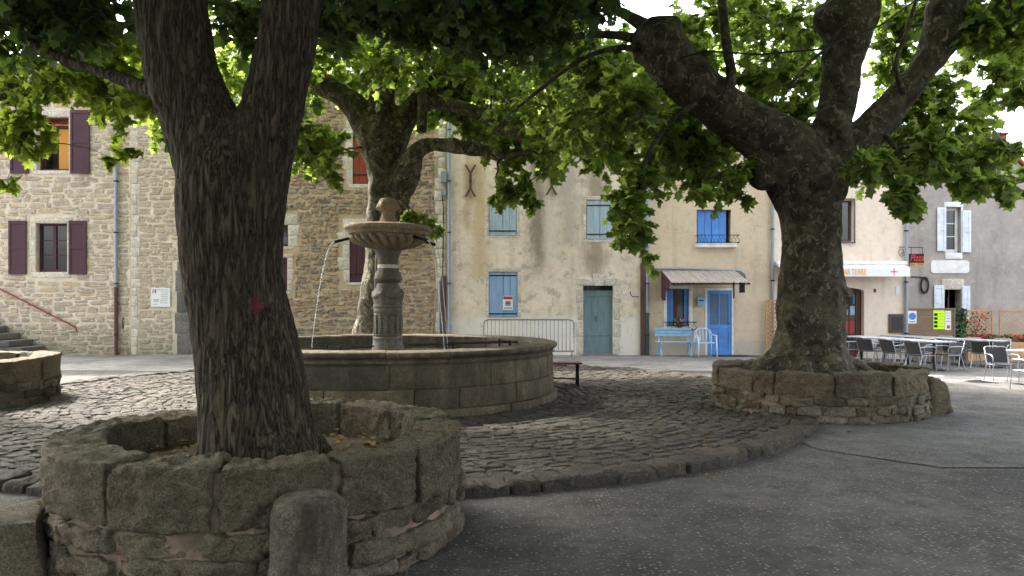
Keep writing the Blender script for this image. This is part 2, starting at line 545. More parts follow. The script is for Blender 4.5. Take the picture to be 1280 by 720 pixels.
# ------------------------------------------------------------ ground
def m_asphalt(name, dark, lite, chip, chip_amt):
    t = NT(name)
    geo = t.n('NewGeometry').outputs['Position']
    n1 = t.noise(.5, 7, .65, geo); n2 = t.noise(3.1, 7, .7, geo)
    col = t.mix(t.ramp(n1, [(.38, 0), (.62, 1)]), scl(dark, .85), scl(lite, 1.12))  # broad mottling for stains, with dapples of light put into the colour too
    col = t.mix(t.ramp(n2, [(.42, 0), (.66, .6)]), col, scl(dark, .5))
    warp = t.mix(.05, geo, t.n('TexNoise').outputs['Color'])
    v1 = t.voro(30, t.map((1, 1.25, 1), geo))
    sel = t.math('GREATER_THAN', t.sep(v1.outputs['Color'])[0], 1 - chip_amt)
    ch = t.math('MULTIPLY', t.ramp(v1.outputs['Distance'], [(.26, 1), (.38, 0)]), sel)
    ch = t.math('MULTIPLY', ch, t.ramp(t.noise(.9, 5, .7, geo), [(.3, .35), (.6, 1)]))
    cc = t.mix(t.sep(v1.outputs['Color'])[1], scl(chip, .55), chip)
    col = t.mix(ch, col, cc)
    v2 = t.voro(85, geo)
    col = t.mix(.55, col, t.ramp(t.sep(v2.outputs['Color'])[0], [(0, .45), (1, 1.25)]), 'MULTIPLY')
    b = t.bump(v2.outputs['Distance'], .55, .008)
    b = t.bump(ch, .5, .006, b)
    b = t.bump(n2, .4, .03, b)
    return t.done(col, t.ramp(n2, [(.3, .75), (.7, .95)]), b, spec=.3)
M['asphalt'] = m_asphalt('worn_gritty_asphalt', (.056, .052, .047, 1), (.092, .086, .079, 1), (.28, .265, .24, 1), .42)
M['asphalt_patch'] = m_asphalt('patched_asphalt', (.088, .083, .077, 1), (.125, .118, .111, 1), (.30, .285, .27, 1), .32)
M['pale_grit'] = m_asphalt('pale_gritty_surface', (.20, .19, .18, 1), (.27, .26, .245, 1), (.42, .40, .38, 1), .35)
M['asphalt_pale'] = m_asphalt('pale_worn_asphalt', (.095, .090, .085, 1), (.135, .129, .122, 1), (.27, .26, .245, 1), .34)
mb = MB()
xs = [-400, 7, 20, 400]
for i in range(3):
    a, b = xs[i], xs[i+1]
    mb.quad((a, -400, gz(a)), (b, -400, gz(b)), (b, 800, gz(b)), (a, 800, gz(a)))
mb.build('ground', M['asphalt'], kind='structure')
# paler surface before the houses and the sharply edged newer patch by the right planter: thin sheets with real edges
def sheet(name, pts, mat, dz):
    mb = MB()
    vs = [(x, y, gz(x) + dz) for x, y in pts]
    bm = bmesh.new()
    f = bm.faces.new([bm.verts.new(v) for v in vs])
    if f.normal.z < 0: f.normal_flip()
    bmesh.ops.triangulate(bm, faces=bm.faces)
    me = bpy.data.meshes.new(name); bm.to_mesh(me); bm.free()
    me.materials.append(mat)
    return link(name, me, None, 'structure')
rr = random.Random(3)
edge = []
for i in range(41):
    x = -30 + i * (37 / 40)
    edge.append((x, 18.3 + .25 * math.sin(x * .9) + rr.uniform(-.12, .12)))
sheet('pale_forecourt', [(-30, 23.6)] + edge + [(7, 23.6)], M['pale_grit'], .004)
edge2 = [(7, edge[-1][1])] + [(7 + 13 * i / 16, 18.3 - 5.0 * min(1, i / 5) + .2 * math.sin(i * 1.3) + rr.uniform(-.1, .1)) for i in range(1, 17)]
sheet('pale_terrace_ground', [(7, 25.0)] + edge2 + [(20, 25.0)], M['asphalt_pale'], .004)
pe = [(fx(1020, 8.55), 8.55)]
for i in range(1, 13):
    px = 1020 + (1290 - 1020) * i / 12; py = 562 + 40 * i / 12
    D = 1.65 * F / (py - HZ)
    pe.append((min(fx(px, D), 6.95), D + rr.uniform(-.03, .03)))
sheet('asphalt_patch', [(3.35, 9.6)] + pe[:8] + [(6.95, pe[7][1]), (6.95, 16.0), (3.5, 16.0)], M['asphalt_patch'], .008)

FC = Vector((fx(485, 13.0), 13.0, 0))          # fountain centre
RP = 6.8
PL1 = (-1.77, 5.52, 1.39)
PL3 = (4.62, 11.7, 1.52)
PL4 = (-9.15, 12.1, 1.75)
# ------------------------------------------------------------ cobbled ring round the fountain
M['cobble'] = m_stone('worn_cobble', [C(96, 89, 79), C(78, 73, 66), C(110, 101, 88), C(68, 64, 58), C(102, 93, 79), C(90, 84, 78)], C(48, 45, 39), .4, C(150, 146, 128), .9, 1.6, .85, .022)
M['joint_earth'] = m_mortar('joint_earth', C(52, 47, 41))
bed = MB()
prof = [(0.02, .0), (0.02, .046), (RP - .05, .046), (RP - .05, 0)]
bed.lathe([(RP - .06, .0), (RP - .06, .058), (2.0, .06)], (FC.x, FC.y), 96)
paving = bed.build('cobbled_paving', M['joint_earth'], kind='structure')
var_c = stone_variants(14, 5, M['cobble'], 'cobblestone', 9, True, .10)
items = []
r = random.Random(21)
def blocked(x, y, pad=0.0):
    for (cx, cy, cr) in (PL1, PL3, PL4):
        if math.hypot(x - cx, y - cy) < cr - .12 - pad: return True
    return False
rad = 2.86
while rad < RP - .34:
    wdt = r.uniform(.10, .19)
    a = r.uniform(0, .2)
    end = a + 2 * math.pi
    while a < end - .01:
        ln = r.uniform(.12, .36)
        da = ln / (rad + wdt / 2)
        if a + da > end: da = end - a
        am = a + da / 2
        rj = rad + wdt/2 + r.uniform(-.035, .035)
        x, y = FC.x + rj * math.cos(am), FC.y + rj * math.sin(am)
        a += da
        if blocked(x, y): continue
        dip = -.012 * (.5 + .5 * noise.noise((x * .7, y * .7, 0)))
        hh = r.uniform(.026, .038)
        mx = (Matrix.Translation((x, y, .048 + dip)) @ Matrix.Rotation(am + math.pi/2 + r.gauss(0, .16), 4, 'Z')
              @ Matrix.Rotation(r.gauss(0, .018), 4, 'X') @ Matrix.Rotation(r.gauss(0, .018), 4, 'Y')
              @ Matrix.Diagonal((da * (rad + wdt/2) * 1.0, wdt * r.uniform(.9, 1.2), hh, 1)))
        px, py = pix((x, y, .08))
        vis = y > 1 and -20 < px < 1300 and py < 725 and not (x < FC.x + 2.9 and y > FC.y + 1 and px < 700 and px > 250)
        sc = (1 / max(y, 1) ** 2 * ln) if vis else -y
        if vis and 60 < px < 560 and 500 < py < 720: sc *= .1
        items.append((sc, r.randrange(14), mx))
    rad += wdt
lay_pieces('cobblestone', paving, var_c, items, M['cobble'])
# kerb stones on the rim
a, idx = 0.0, 0
while a < 2 * math.pi - .03:
    ln = r.uniform(.22, .60)
    da = min(ln / RP, 2 * math.pi - a)
    am = a + da / 2
    x, y = FC.x + RP * math.cos(am), FC.y + RP * math.sin(am)
    a += da
    if blocked(x, y, -.25): continue
    q, f = rblock(ln / 2 * .985, .17 + r.uniform(-.015, .015), .075, .035, (6, 3, 3), .036, 6.0, r.uniform(0, 99), .018)
    q = arcmap(q, (FC.x, FC.y), RP - .17, am, .022 + r.uniform(-.012, .012))
    MB().add(q, f).build('kerb_stone', M['cobble'], paving, True, 50)

# ------------------------------------------------------------ fountain
M['ftn'] = m_stone('fountain_stone', [C(126, 112, 90), C(100, 91, 76), C(136, 120, 96), C(88, 81, 68), C(118, 103, 84)], C(54, 49, 41), .45, None, .7, 1.4, .85, .014, None, C(62, 58, 50))
M['ftn_pillar'] = m_stone('carved_fountain_stone', [C(164, 146, 118), C(164, 146, 118)], C(78, 70, 58), .4, None, .35, 1.3, .8, .008)
M['ftn_dark'] = m_stone('dark_carved_stone', [C(128, 120, 106), C(128, 120, 106)], C(66, 62, 55), .4, None, .35, 1.3, .7, .008)  # darker tone for the pillar below the bowl and the basin core
ftn = thing('fountain', 'round stone fountain with a wide low basin, carved pillar and fluted bowl', 'fountain', (FC.x, FC.y, .0))
core = MB()
core.lathe([(2.35, .05), (2.745, .05), (2.745, .90), (2.50, .90), (2.50, .35), (.05, .35)], (FC.x, FC.y), 72)
basin = core.build('basin', M['ftn_dark'], ftn, True, 40)
r = random.Random(77)
def ring_stones(name, z0, z1, ro, ri, n, b, parent, seed, mat, amp=.010, gap=.006, start=None, nz=2):
    a = r.uniform(0, .4) if start is None else start
    ws = [r.uniform(.6, 1.5) for _ in range(n)]
    tot = sum(ws)
    for wv in ws:
        da = 2 * math.pi * wv / tot
        rm = (ro + ri) / 2
        oj = r.uniform(-.008, .008)
        q, f = rblock(da * rm / 2 - gap * .5, (ro - ri) / 2, (z1 - z0) / 2 - gap * .3, b, (8, 1, nz), amp, 3.5, r.uniform(0, 99), amp * .5)
        q[:, 1] += oj
        q = arcmap(q, (FC.x, FC.y), rm, a + da / 2, (z0 + z1) / 2)
        MB().add(q, f).build(name, mat, parent, True, 45)
        a += da
ring_stones('plinth_stone', .02, .17, 2.86, 2.55, 18, .02, basin, 1, M['ftn'])
ring_stones('basin_stone', .17, .455, 2.80, 2.5, 17, .014, basin, 2, M['ftn'])
ring_stones('basin_stone', .455, .775, 2.785, 2.5, 15, .014, basin, 3, M['ftn'])
a = .15
ws = [r.uniform(.7, 1.4) for _ in range(15)]
rimprof = [(2.42, .74), (2.42, .945), (2.45, .968), (2.80, .97), (2.845, .955), (2.86, .925), (2.85, .895), (2.825, .875), (2.80, .868), (2.785, .84), (2.80, .822), (2.80, .806), (2.775, .80), (2.77, .78), (2.6, .776)]
for wv in ws:
    da = 2 * math.pi * wv / sum(ws)
    mb = MB()
    j = r.uniform(-.006, .006)
    mb.arc([(q0 + j, q1 + j * .6) for q0, q1 in rimprof], (FC.x, FC.y), a + .0012, a + da - .0012, 10)
    mb.v = [(x + noise.noise((x*4, y*4, z*4)) * .006, y + noise.noise((x*4+9, y*4, z*4)) * .006, z + noise.noise((x*3, y*3+5, z*3)) * .008) for x, y, z in mb.v]
    mb.build('rim_stone', M['ftn'], basin, True, 35)
    a += da
mb = MB(); mb.lathe([(.1, .60), (.1, .752), (2.43, .752)], (FC.x, FC.y), 64)
mb = MB()
vs = [(FC.x, FC.y, .752)] + [(FC.x + 2.435 * math.cos(2*math.pi*k/64), FC.y + 2.435 * math.sin(2*math.pi*k/64), .752) for k in range(64)]
mb.add(vs, [(0, k + 1, (k + 1) % 64 + 1) for k in range(64)]).build('water', M['water'], ftn)
def fzz(y): return EYE + (HZ - y) / F * 13.0
def rw(p): return p / F * 13.0 / 2        # full width in photo pixels -> radius
# pillar: base drum, fluted drum, swagged bulb, flared collar
MB().lathe([(rw(40), .34), (rw(40), fzz(432)), (rw(37), fzz(430)), (rw(36), fzz(424)), (rw(38), fzz(422.5)), (rw(36), fzz(420.5))], (FC.x, FC.y), 40).build('base_drum', M['ftn_dark'], ftn, True, 40)
def flutes(rr_, z, a):
    u = (z - fzz(418)) / (fzz(393) - fzz(418))
    if u < .02 or u > .98: return rr_
    ph = (a * 14 / (2 * math.pi)) % 1 - .5
    e = (ph / .40) ** 2 + (max(0, abs(u - .5) - .32) / .16) ** 2
    return rr_ - .022 if 1.0 < e or False else rr_ + .006 - (.014 if e > .55 else 0)
n = 40
zz = [fzz(418) + (fzz(393) - fzz(418)) * i / 22 for i in range(23)]
MB().lathe([(rw(33), fzz(420.4))] + [(rw(35.5), z) for z in zz] + [(rw(34), fzz(391.6))], (FC.x, FC.y), 168, flutes).build('fluted_drum', M['ftn_dark'], ftn, True, 50)
MB().lathe([(rw(34), fzz(391.5)), (rw(36), fzz(390)), (rw(36), fzz(387.5)), (rw(33.5), fzz(386.5)), (rw(33.5), fzz(385)), (rw(36.5), fzz(384)), (rw(36.5), fzz(381.5)), (rw(34), fzz(380.5))], (FC.x, FC.y), 40).build('ring_moulding', M['ftn_dark'], ftn, True, 40)
def swag(rr_, z, a):
    u = (z - fzz(380)) / (fzz(356) - fzz(380))
    ph = (a * 4 / (2 * math.pi) + .13) % 1 - .5
    sag = .62 - .9 * (.25 - ph * ph)
    d = abs(u - sag)
    return rr_ + (.022 * math.cos(d / .16 * math.pi / 2) if d < .16 else 0) + (.018 if abs(ph) > .42 and u < .75 else 0)
pr = [(rw(33.5), 380.3), (rw(35.5), 376), (rw(37.5), 371), (rw(36.5), 366), (rw(32), 361), (rw(29), 357.5), (rw(26.5), 355.5), (rw(25.5), 354)]
fine = []
for i in range(len(pr) - 1):
    for k in range(5):
        t = k / 5
        fine.append((pr[i][0] * (1-t) + pr[i+1][0] * t, fzz(pr[i][1] * (1-t) + pr[i+1][1] * t)))
fine.append((pr[-1][0], fzz(pr[-1][1])))
MB().lathe(fine, (FC.x, FC.y), 96, swag).build('swagged_bulb', M['ftn_dark'], ftn, True, 60)
def ribs(rr_, z, a): return rr_ * (1 + .03 * abs(math.sin(a * 6)))
MB().lathe([(rw(25), fzz(353.9)), (rw(31), fzz(351)), (rw(34.5), fzz(349.5)), (rw(34), fzz(347.5)), (rw(30), fzz(343)), (rw(26.5), fzz(338)), (rw(25), fzz(335.5))], (FC.x, FC.y), 96, ribs).build('flared_collar', M['ftn_dark'], ftn, True, 60)
MB().lathe([(rw(26), fzz(335.4)), (rw(26.3), fzz(334)), (rw(26.3), fzz(332)), (rw(25.5), fzz(331))], (FC.x, FC.y), 40).build('pale_band', M['lime_stone'], ftn, True, 40)
MB().lathe([(rw(25), fzz(330.9)), (rw(26), fzz(326)), (rw(27), fzz(321)), (rw(30), fzz(318.5)), (rw(30), fzz(317)), (rw(33), fzz(314)), (rw(36), fzz(311.5))], (FC.x, FC.y), 48).build('capital', M['ftn_dark'], ftn, True, 45)
def gad(rr_, z, a):
    u = (z - fzz(311)) / (fzz(294) - fzz(311))
    if u < .02 or u > .995: return rr_
    ph = ((a + u * .18) * 24 / (2 * math.pi)) % 1 - .5
    e = (ph / .44) ** 2 + (max(0, u - .55) / .40) ** 2
    return rr_ + (.085 * math.sqrt(max(0, 1 - e)) - .045) * min(1, u * 2 + .3)
pr = [(rw(40), 311.6), (rw(52), 310.4), (rw(66), 308.4), (rw(78), 305.6), (rw(87), 302), (rw(93), 298), (rw(96), 294.5), (rw(97), 293)]
fine = []
for i in range(len(pr) - 1):
    for k in range(4):
        t = k / 4
        fine.append((pr[i][0] * (1-t) + pr[i+1][0] * t, fzz(pr[i][1] * (1-t) + pr[i+1][1] * t)))
fine += [(rw(97), fzz(293)), (rw(100), fzz(290.5)), (rw(101), fzz(289.6)), (rw(106), fzz(288.6)), (rw(108), fzz(286.5)), (rw(107), fzz(284)), (rw(103), fzz(282.4)), (rw(95), fzz(282.6)), (rw(88), fzz(288)), (rw(40), fzz(294)), (rw(10), fzz(294))]
bm_ = MB(); bm_.lathe(fine, (FC.x, FC.y), 208, gad)
bm_.v = [(x, y, z - (x - FC.x) * .018) for x, y, z in bm_.v]
bowl = bm_.build('bowl', M['ftn_pillar'], ftn, True, 60)
def lob(rr_, z, a): return rr_ * (1 + (.07 * abs(math.sin(a * 4)) if z > fzz(263) else 0) + .05 * noise.noise((math.cos(a)*2, math.sin(a)*2, z * 14)))
MB().lathe([(rw(30), fzz(294)), (rw(32), fzz(281)), (rw(31), fzz(279.5)), (rw(26), fzz(278)), (rw(20), fzz(274.5)), (rw(16.5), fzz(270)), (rw(16), fzz(266)), (rw(19), fzz(264.8)), (rw(21), fzz(263.2)), (rw(27), fzz(261.6)), (rw(28), fzz(260)), (rw(26), fzz(257)), (rw(23), fzz(253.5)), (rw(20), fzz(250.5)), (rw(16), fzz(248.2)), (rw(10), fzz(247.6)), (rw(6), fzz(247.4)), (rw(.5), fzz(247.4))], (FC.x, FC.y), 56, lob).build('finial', M['ftn_pillar'], ftn, True, 60)
# four iron spouts and their jets
for k, an in enumerate((math.pi * 1.08, -.62, .55, math.pi * .62)):
    d = Vector((math.cos(an), math.sin(an), 0))
    p0 = FC + d * .60 + Vector((0, 0, fzz(298)))
    p1 = FC + d * .88 + Vector((0, 0, fzz(303.5)))
    so = MB().tube([p0, (p0 + p1) / 2, p1], .026, 10).build('spout', M['iron'], ftn, True, 50)
    pts, rad_ = [], []
    h = p1.z - .75
    T = math.sqrt(2 * h / 9.81)
    for i in range(19):
        t = T * i / 18
        wob = noise.noise((k * 3, i * .9, 0)) * .008 * i / 18
        pts.append(p1 + d * ((.62, .62, .40, .62)[k] * t + wob) - Vector((0, 0, 4.905 * t * t)))
        rad_.append(.009 - .004 * i / 18 + .002 * noise.noise((k, i * 1.7, 3)))
    MB().tube(pts, rad_, 8).build('water_jet', M['stream'], ftn, True)
# iron rails across the basin, for standing pails on
for (ax_, ay_, bx_, by_) in ((-1.55, -1.85, -.42, -.12), (-1.25, -2.05, -.18, -.33), (2.0, 1.35, .30, .16), (2.2, 1.02, .38, -.06)):
    z = .90
    A = FC + Vector((ax_, ay_, z)); B = FC + Vector((bx_, by_, z))
    rl = MB().tube([A, B], .014, 8).build('iron_rail', M['iron'], ftn, True, 50)
    for t in (.08, .62):
        p = A.lerp(B, t)
        MB().tube([p + Vector((0, 0, .05)), p + Vector((0, 0, -.5))], .02, 8).build('post', M['iron'], rl, True, 50)

# ------------------------------------------------------------ tree planters
M['planter'] = m_stone('lichened_planter_stone', [C(148, 134, 112), C(126, 115, 97), C(158, 142, 116), C(138, 120, 99)], C(54, 49, 40), .34, C(146, 142, 120), 1.0, 2.0, .9, .03)
M['planter_rub'] = m_stone('planter_rubble', [C(148, 136, 115), C(116, 107, 92), C(178, 168, 150), C(124, 110, 91), C(158, 144, 122)], C(56, 52, 42), .42, C(165, 160, 146), 1.0, 2.0, .9, .03)
M['soil'] = m_stone('dry_soil_and_leaf_litter', [C(118, 100, 78), C(118, 100, 78)], C(60, 50, 38), .4, C(176, 150, 100), .9, 1.6, 1, .04)
def planter(label, c, R, th, caps, z_cap, z_top, seed, soil_z, hi=True, rub=True, mort=.022):
    r = random.Random(seed)
    cx, cy = c
    t = thing('stone_planter', label, 'planter', (cx, cy, 0))
    core = MB()
    core.lathe([(R - th + .05, .0), (R - .06 + mort, 0), (R - .06 + mort, z_cap * .5), (R - .06 + mort, z_cap + .02), (R - .065 + mort * .6, z_top - .05), (R - th + .05, z_top - .05), (R - th + .05, .1)], c, 72)
    core.v = [(x + noise.noise((x*5, y*5, z*5)) * .02, y + noise.noise((x*5+7, y*5, z*5)) * .02, z) for x, y, z in core.v]
    core.build('mortar_core', M['mortar_pink'], t, True, 50)
    for (a0, a1) in caps:
        rm = R - th / 2
        dz = r.uniform(-.025, .025)
        gap = r.uniform(.008, .045) if hi else .03
        hx = (a1 - a0) * R / 2 * (rm / R) - gap / 2
        rin = r.uniform(-.05, .04)
        q, f = rblock(hx, th / 2 + rin / 2, (z_top - z_cap + dz) / 2, .016, (26, 9, 15) if hi else (7, 3, 3), .018, 4.0, r.uniform(0, 99), .026)
        q[:, 1] -= rin / 2
        q[:, 1] += r.uniform(-.02, .02)
        q[:, 2] += (q[:, 0] / max(hx, .1)) * r.uniform(-.012, .012)
        q = arcmap(q, c, rm, (a0 + a1) / 2, (z_cap + z_top + dz) / 2)
        MB().add(q, f).build('cap_stone', M['planter'], t, True, 55)
    if rub:
        z = .0
        hs_ = [r.uniform(.08, .2) for _ in range(3)]
        k = (z_cap - .01) / sum(hs_)
        for h in hs_:
            h *= k
            a = r.uniform(0, .3); end = a + 2 * math.pi
            while a < end - .02:
                ln = r.uniform(.10, .46)
                da = min(ln / R, end - a)
                hh = h * r.uniform(.8, 1.04)
                gap = r.uniform(.004, .04)
                if da * R - gap > .07:
                    n = (10, 3, 6) if hi else (3, 1, 2)
                    q, f = rblock((da * R - gap) / 2, .10, hh / 2 - .004, .014, n, .040, 5.5, r.uniform(0, 99), .020)
                    q[:, 1] += r.uniform(-.03, .025)
                    rot = r.gauss(0, .06)
                    x_, z_ = q[:, 0].copy(), q[:, 2].copy()
                    q[:, 0] = x_ * math.cos(rot) - z_ * math.sin(rot); q[:, 2] = x_ * math.sin(rot) + z_ * math.cos(rot)
                    q = arcmap(q, c, R - .10, a + da / 2, z + h / 2 + r.uniform(-.01, .01))
                    MB().add(q, f).build('rubble_stone', M['planter_rub'], t, True, 55)
                a += da
            z += h
    mb = MB()
    nr, na = 10, 40
    vs = [(cx, cy, soil_z + .06)]
    for i in range(1, nr + 1):
        for k_ in range(na):
            a = 2 * math.pi * k_ / na
            rr_ = (R - th + .08) * i / nr
            x, y = cx + rr_ * math.cos(a), cy + rr_ * math.sin(a)
            vs.append((x, y, soil_z + .06 * (1 - (i / nr) ** 2) + noise.noise((x * 3, y * 3, seed)) * .05 + noise.noise((x * 9, y * 9, seed)) * .02))
    fs = [(0, 1 + k_, 1 + (k_ + 1) % na) for k_ in range(na)]
    for i in range(nr - 1):
        for k_ in range(na):
            fs.append((1 + i*na + k_, 1 + (i+1)*na + k_, 1 + (i+1)*na + (k_+1) % na, 1 + i*na + (k_+1) % na))
    mb.add(vs, fs).build('soil', M['soil'], t, True)
    return t
def front_angle(c, R, px):
    """angle on the near side of a ring whose point projects to column px"""
    best = None
    for i in range(2000):
        a = -math.pi + math.pi * i / 2000
        x, y = c[0] + R * math.cos(a), c[1] + R * math.sin(a)
        e = abs(pix((x, y, .7))[0] - px)
        if y < c[1] + .2 and (best is None or e < best[0]): best = (e, a)
    return best[1]
def caps_from(c, R, pxs, nback, seed):
    r = random.Random(seed)
    an = sorted(front_angle(c, R, p) for p in pxs)
    caps = [(an[i], an[i+1]) for i in range(len(an) - 1)]
    a, e = an[-1], an[0] + 2 * math.pi
    ws = [r.uniform(.7, 1.4) for _ in range(nback)]
    for wv in ws:
        d = (e - a if False else (e - an[-1])) * wv / sum(ws)
        caps.append((a, a + d)); a += d
    return caps
PLANT1 = planter('large round stone planter with rough capstones, round the furrowed dark forked tree', PL1[:2], PL1[2], .34,
        caps_from(PL1[:2], PL1[2], (62, 128, 270, 422, 520, 570), 7, 4), .40, .755, 12, .50)
planter('round stone planter full of pinkish mortar, round the thick knobbly plane tree', PL3[:2], PL3[2], .34,
        caps_from(PL3[:2], PL3[2], (897, 940, 968, 1043, 1117, 1142), 7, 9), .36, .66, 31, .46, True, True, .02)
planter('round stone planter with mossy capstones beside the house steps', PL4[:2], PL4[2], .36,
        [(2*math.pi*i/11, 2*math.pi*(i+1)/11) for i in range(11)], .40, .77, 53, .55, False)
# dry leaves lying in the near planter and blown about on the ground
def litter(name, spots, parent, mat, seed):
    r_ = random.Random(seed); mb = MB()
    for (x, y, z, s) in spots:
        a = r_.uniform(0, 6.28); k = []
        for i in range(7):
            t = a + 6.283 * i / 7
            rr_ = s * (1 if i % 2 else .6)
            k.append((x + rr_ * math.cos(t), y + rr_ * math.sin(t), z + r_.uniform(0, .5) * s))
        mb.add([(x, y, z + .004)] + k, [(0, 1 + i, 1 + (i + 1) % 7) for i in range(7)])
    return mb.build(name, mat, parent, kind='stuff')
M['dry_leaf'] = m_stone('dry_leaf', [C(150, 112, 62), C(176, 146, 90), C(110, 78, 48), C(186, 160, 90), C(96, 84, 50)], C(80, 60, 40), .1)
rl_ = random.Random(40)
sp_ = []
while len(sp_) < 130:
    a_, q_ = rl_.uniform(0, 6.283), rl_.uniform(.5, 1.02)
    sp_.append((PL1[0] + q_ * math.cos(a_), PL1[1] + q_ * math.sin(a_), .55 + rl_.uniform(-.02, .03), rl_.uniform(.02, .05)))
litter('leaf_litter', sp_, PLANT1, M['dry_leaf'], 2)
sp_ = []
while len(sp_) < 90:
    x_, y_ = rl_.uniform(-5, 8), rl_.uniform(3.2, 13)
    if math.hypot(x_ - FC.x, y_ - FC.y) < 3 or any(math.hypot(x_ - c_[0], y_ - c_[1]) < c_[2] + .1 for c_ in (PL1, PL3, PL4)): continue
    on = math.hypot(x_ - FC.x, y_ - FC.y) < RP
    sp_.append((x_, y_, .095 if on else .012 + gz(x_), rl_.uniform(.015, .04)))
litter('fallen_leaves', sp_, None, M['dry_leaf'], 3)
# stone bollard and boulders leaning on the planters
def rock(name, label, cat, c, hx, hy, hz, b, n, amp, seed, mat, rz=0.0, zc=None, taper=0.0):
    q, f = rblock(hx, hy, hz, b, n, amp, 2.6, seed, amp * .4)
    s = 1 - taper * (q[:, 2] / hz + 1) / 2
    q[:, 0] *= s; q[:, 1] *= s
    m = np.array(Matrix.Rotation(rz, 3, 'Z'))
    q = q @ m.T + np.array([0, 0, hz - .03 if zc is None else zc])
    o = MB().add(q, f).build(name, mat, None, True, 60)
    o.location = (c[0], c[1], gz(c[0]))
    tag(o, label, cat)
    return o
M['bollard'] = m_stone('pale_lichened_stone', [C(154, 143, 126), C(154, 143, 126)], C(66, 60, 50), .5, C(205, 200, 184), 1.0, 2.2, .9, .035, None, C(66, 60, 50))
pr = [(.198, -.05), (.204, .1), (.20, .25), (.197, .40), (.192, .52), (.176, .585), (.14, .615), (.07, .630), (.01, .632)]
fine = []
for i in range(len(pr) - 1):
    for k in range(8):
        t = k / 8; fine.append((pr[i][0]*(1-t)+pr[i+1][0]*t, pr[i][1]*(1-t)+pr[i+1][1]*t))
bo = MB(); bo.lathe(fine + [pr[-1]], (0, 0), 90, lambda q, z, a: q * (1 + .035 * noise.noise((math.cos(a)*11, math.sin(a)*11, z*34)) + .02 * noise.noise((math.cos(a)*24, math.sin(a)*24, z*70)) - .06 * max(0, noise.noise((math.cos(a)*3+2, math.sin(a)*3, z*9)) - .25) + .06 * noise.noise((math.cos(a)*1.5, math.sin(a)*1.5, z*4)) + .03 * noise.noise((math.cos(a)*5, math.sin(a)*5, z*14)) + .05 * noise.noise((math.cos(a)*2.5+5, math.sin(a)*2.5, z*6))))
o = bo.build('stone_bollard', M['bollard'], None, True, 60)
o.location = (fx(386, 4.1), 4.10, 0)
tag(o, 'stubby rounded stone bollard pressed against the large planter', 'bollard')
rock('boulder', 'squat angular block of stone on the cobbles against the large planter', 'boulder', (-3.06, 4.55), .24, .28, .21, .03, (6, 6, 4), .05, 3.3, M['planter_rub'], .5)
rock('boulder', 'dark mossy wedge of rock leaning on the mortared planter', 'boulder', (6.20, 11.35), .24, .3, .27, .1, (6, 6, 5), .07, 8.1, M['planter'], .2, None, .5)

# ------------------------------------------------------------ houses
def house(name, label, pxl, pxr, pye, ops, mat, y=YF, depth=7.0, roof=True, top=None):
    xl, xr, ze = fx(pxl, y) + .003, fx(pxr, y) - .003, fz(pye, y)
    root = thing(name, label, 'house', ((xl + xr) / 2, y, gz((xl + xr) / 2)))
    O = [(fx(a, y), fx(b, y), fz(d, y), fz(c, y)) for a, b, c, d in ops]
    xs = sorted({xl, xr, *[o[0] for o in O], *[o[1] for o in O]})
    z0 = -.6
    zs = sorted({z0, ze, *[o[2] for o in O], *[o[3] for o in O]})
    mb = MB()
    for i in range(len(xs) - 1):
        for k in range(len(zs) - 1):
            xm, zm = (xs[i] + xs[i+1]) / 2, (zs[k] + zs[k+1]) / 2
            if any(o[0] < xm < o[1] and o[2] < zm < o[3] for o in O): continue
            mb.quad((xs[i], y, zs[k]), (xs[i+1], y, zs[k]), (xs[i+1], y, zs[k+1]), (xs[i], y, zs[k+1]))
    d = .34
    for (a, b, c, e) in O:
        mb.quad((a, y, c), (a, y, e), (a, y + d, e), (a, y + d, c))
        mb.quad((b, y, c), (b, y + d, c), (b, y + d, e), (b, y, e))
        mb.quad((a, y, e), (b, y, e), (b, y + d, e), (a, y + d, e))
        mb.quad((a, y, c), (a, y + d, c), (b, y + d, c), (b, y, c))
    mb.quad((xl, y, z0), (xl, y, ze), (xl, y + depth, ze), (xl, y + depth, z0))
    mb.quad((xr, y, z0), (xr, y + depth, z0), (xr, y + depth, ze), (xr, y, ze))
    mb.quad((xl, y + depth, z0), (xl, y + depth, ze), (xr, y + depth, ze), (xr, y + depth, z0))
    rise = depth * .5 * .34
    for x in (xl, xr):
        mb.quad((x, y, ze), (x, y + depth, ze), (x, y + depth / 2, ze + rise))
    me = mb.v
    # merge doubles so the relief shading is continuous
    wall = mb.build('wall', mat, root)
    if roof:
        rf = MB()
        nx = int((xr - xl) / .055)
        for sgn in (0, 1):
            rows = 14
            prev = None
            for k in range(rows * 2 + 1):
                u = (k // 2 + (k % 2)) / rows
                lift = .035 if k % 2 == 0 else 0.0
                if u > 1: break
                yy = (y - .38 + u * (depth / 2 + .38)) if sgn == 0 else (y + depth + .38 - u * (depth / 2 + .38))
                zz = ze - .38 * .34 + u * (rise + .38 * .34) + .12 + lift
                ring = []
                for i in range(nx + 1):
                    x = xl + (xr - xl) * i / nx
                    ring.append((x, yy, zz + .05 * abs(math.sin((x - xl) / .21 * math.pi)) ))
                if prev:
                    base = len(rf.v)
                    rf.v += prev + ring
                    n = nx + 1
                    rf.f += [(base + i, base + i + 1, base + n + i + 1, base + n + i) for i in range(nx)]
                prev = ring
        ro = rf.build('roof', M['terracotta'], root, True, 40)
        ev = MB()
        ev.box(xl, xr, y - .22, y + .02, ze - .10, ze + .02)
        ev.box(xl, xr, y - .12, y + .02, ze - .20, ze - .10)
        ev.build('eaves', M['lime_stone'], ro)
    return root, wall
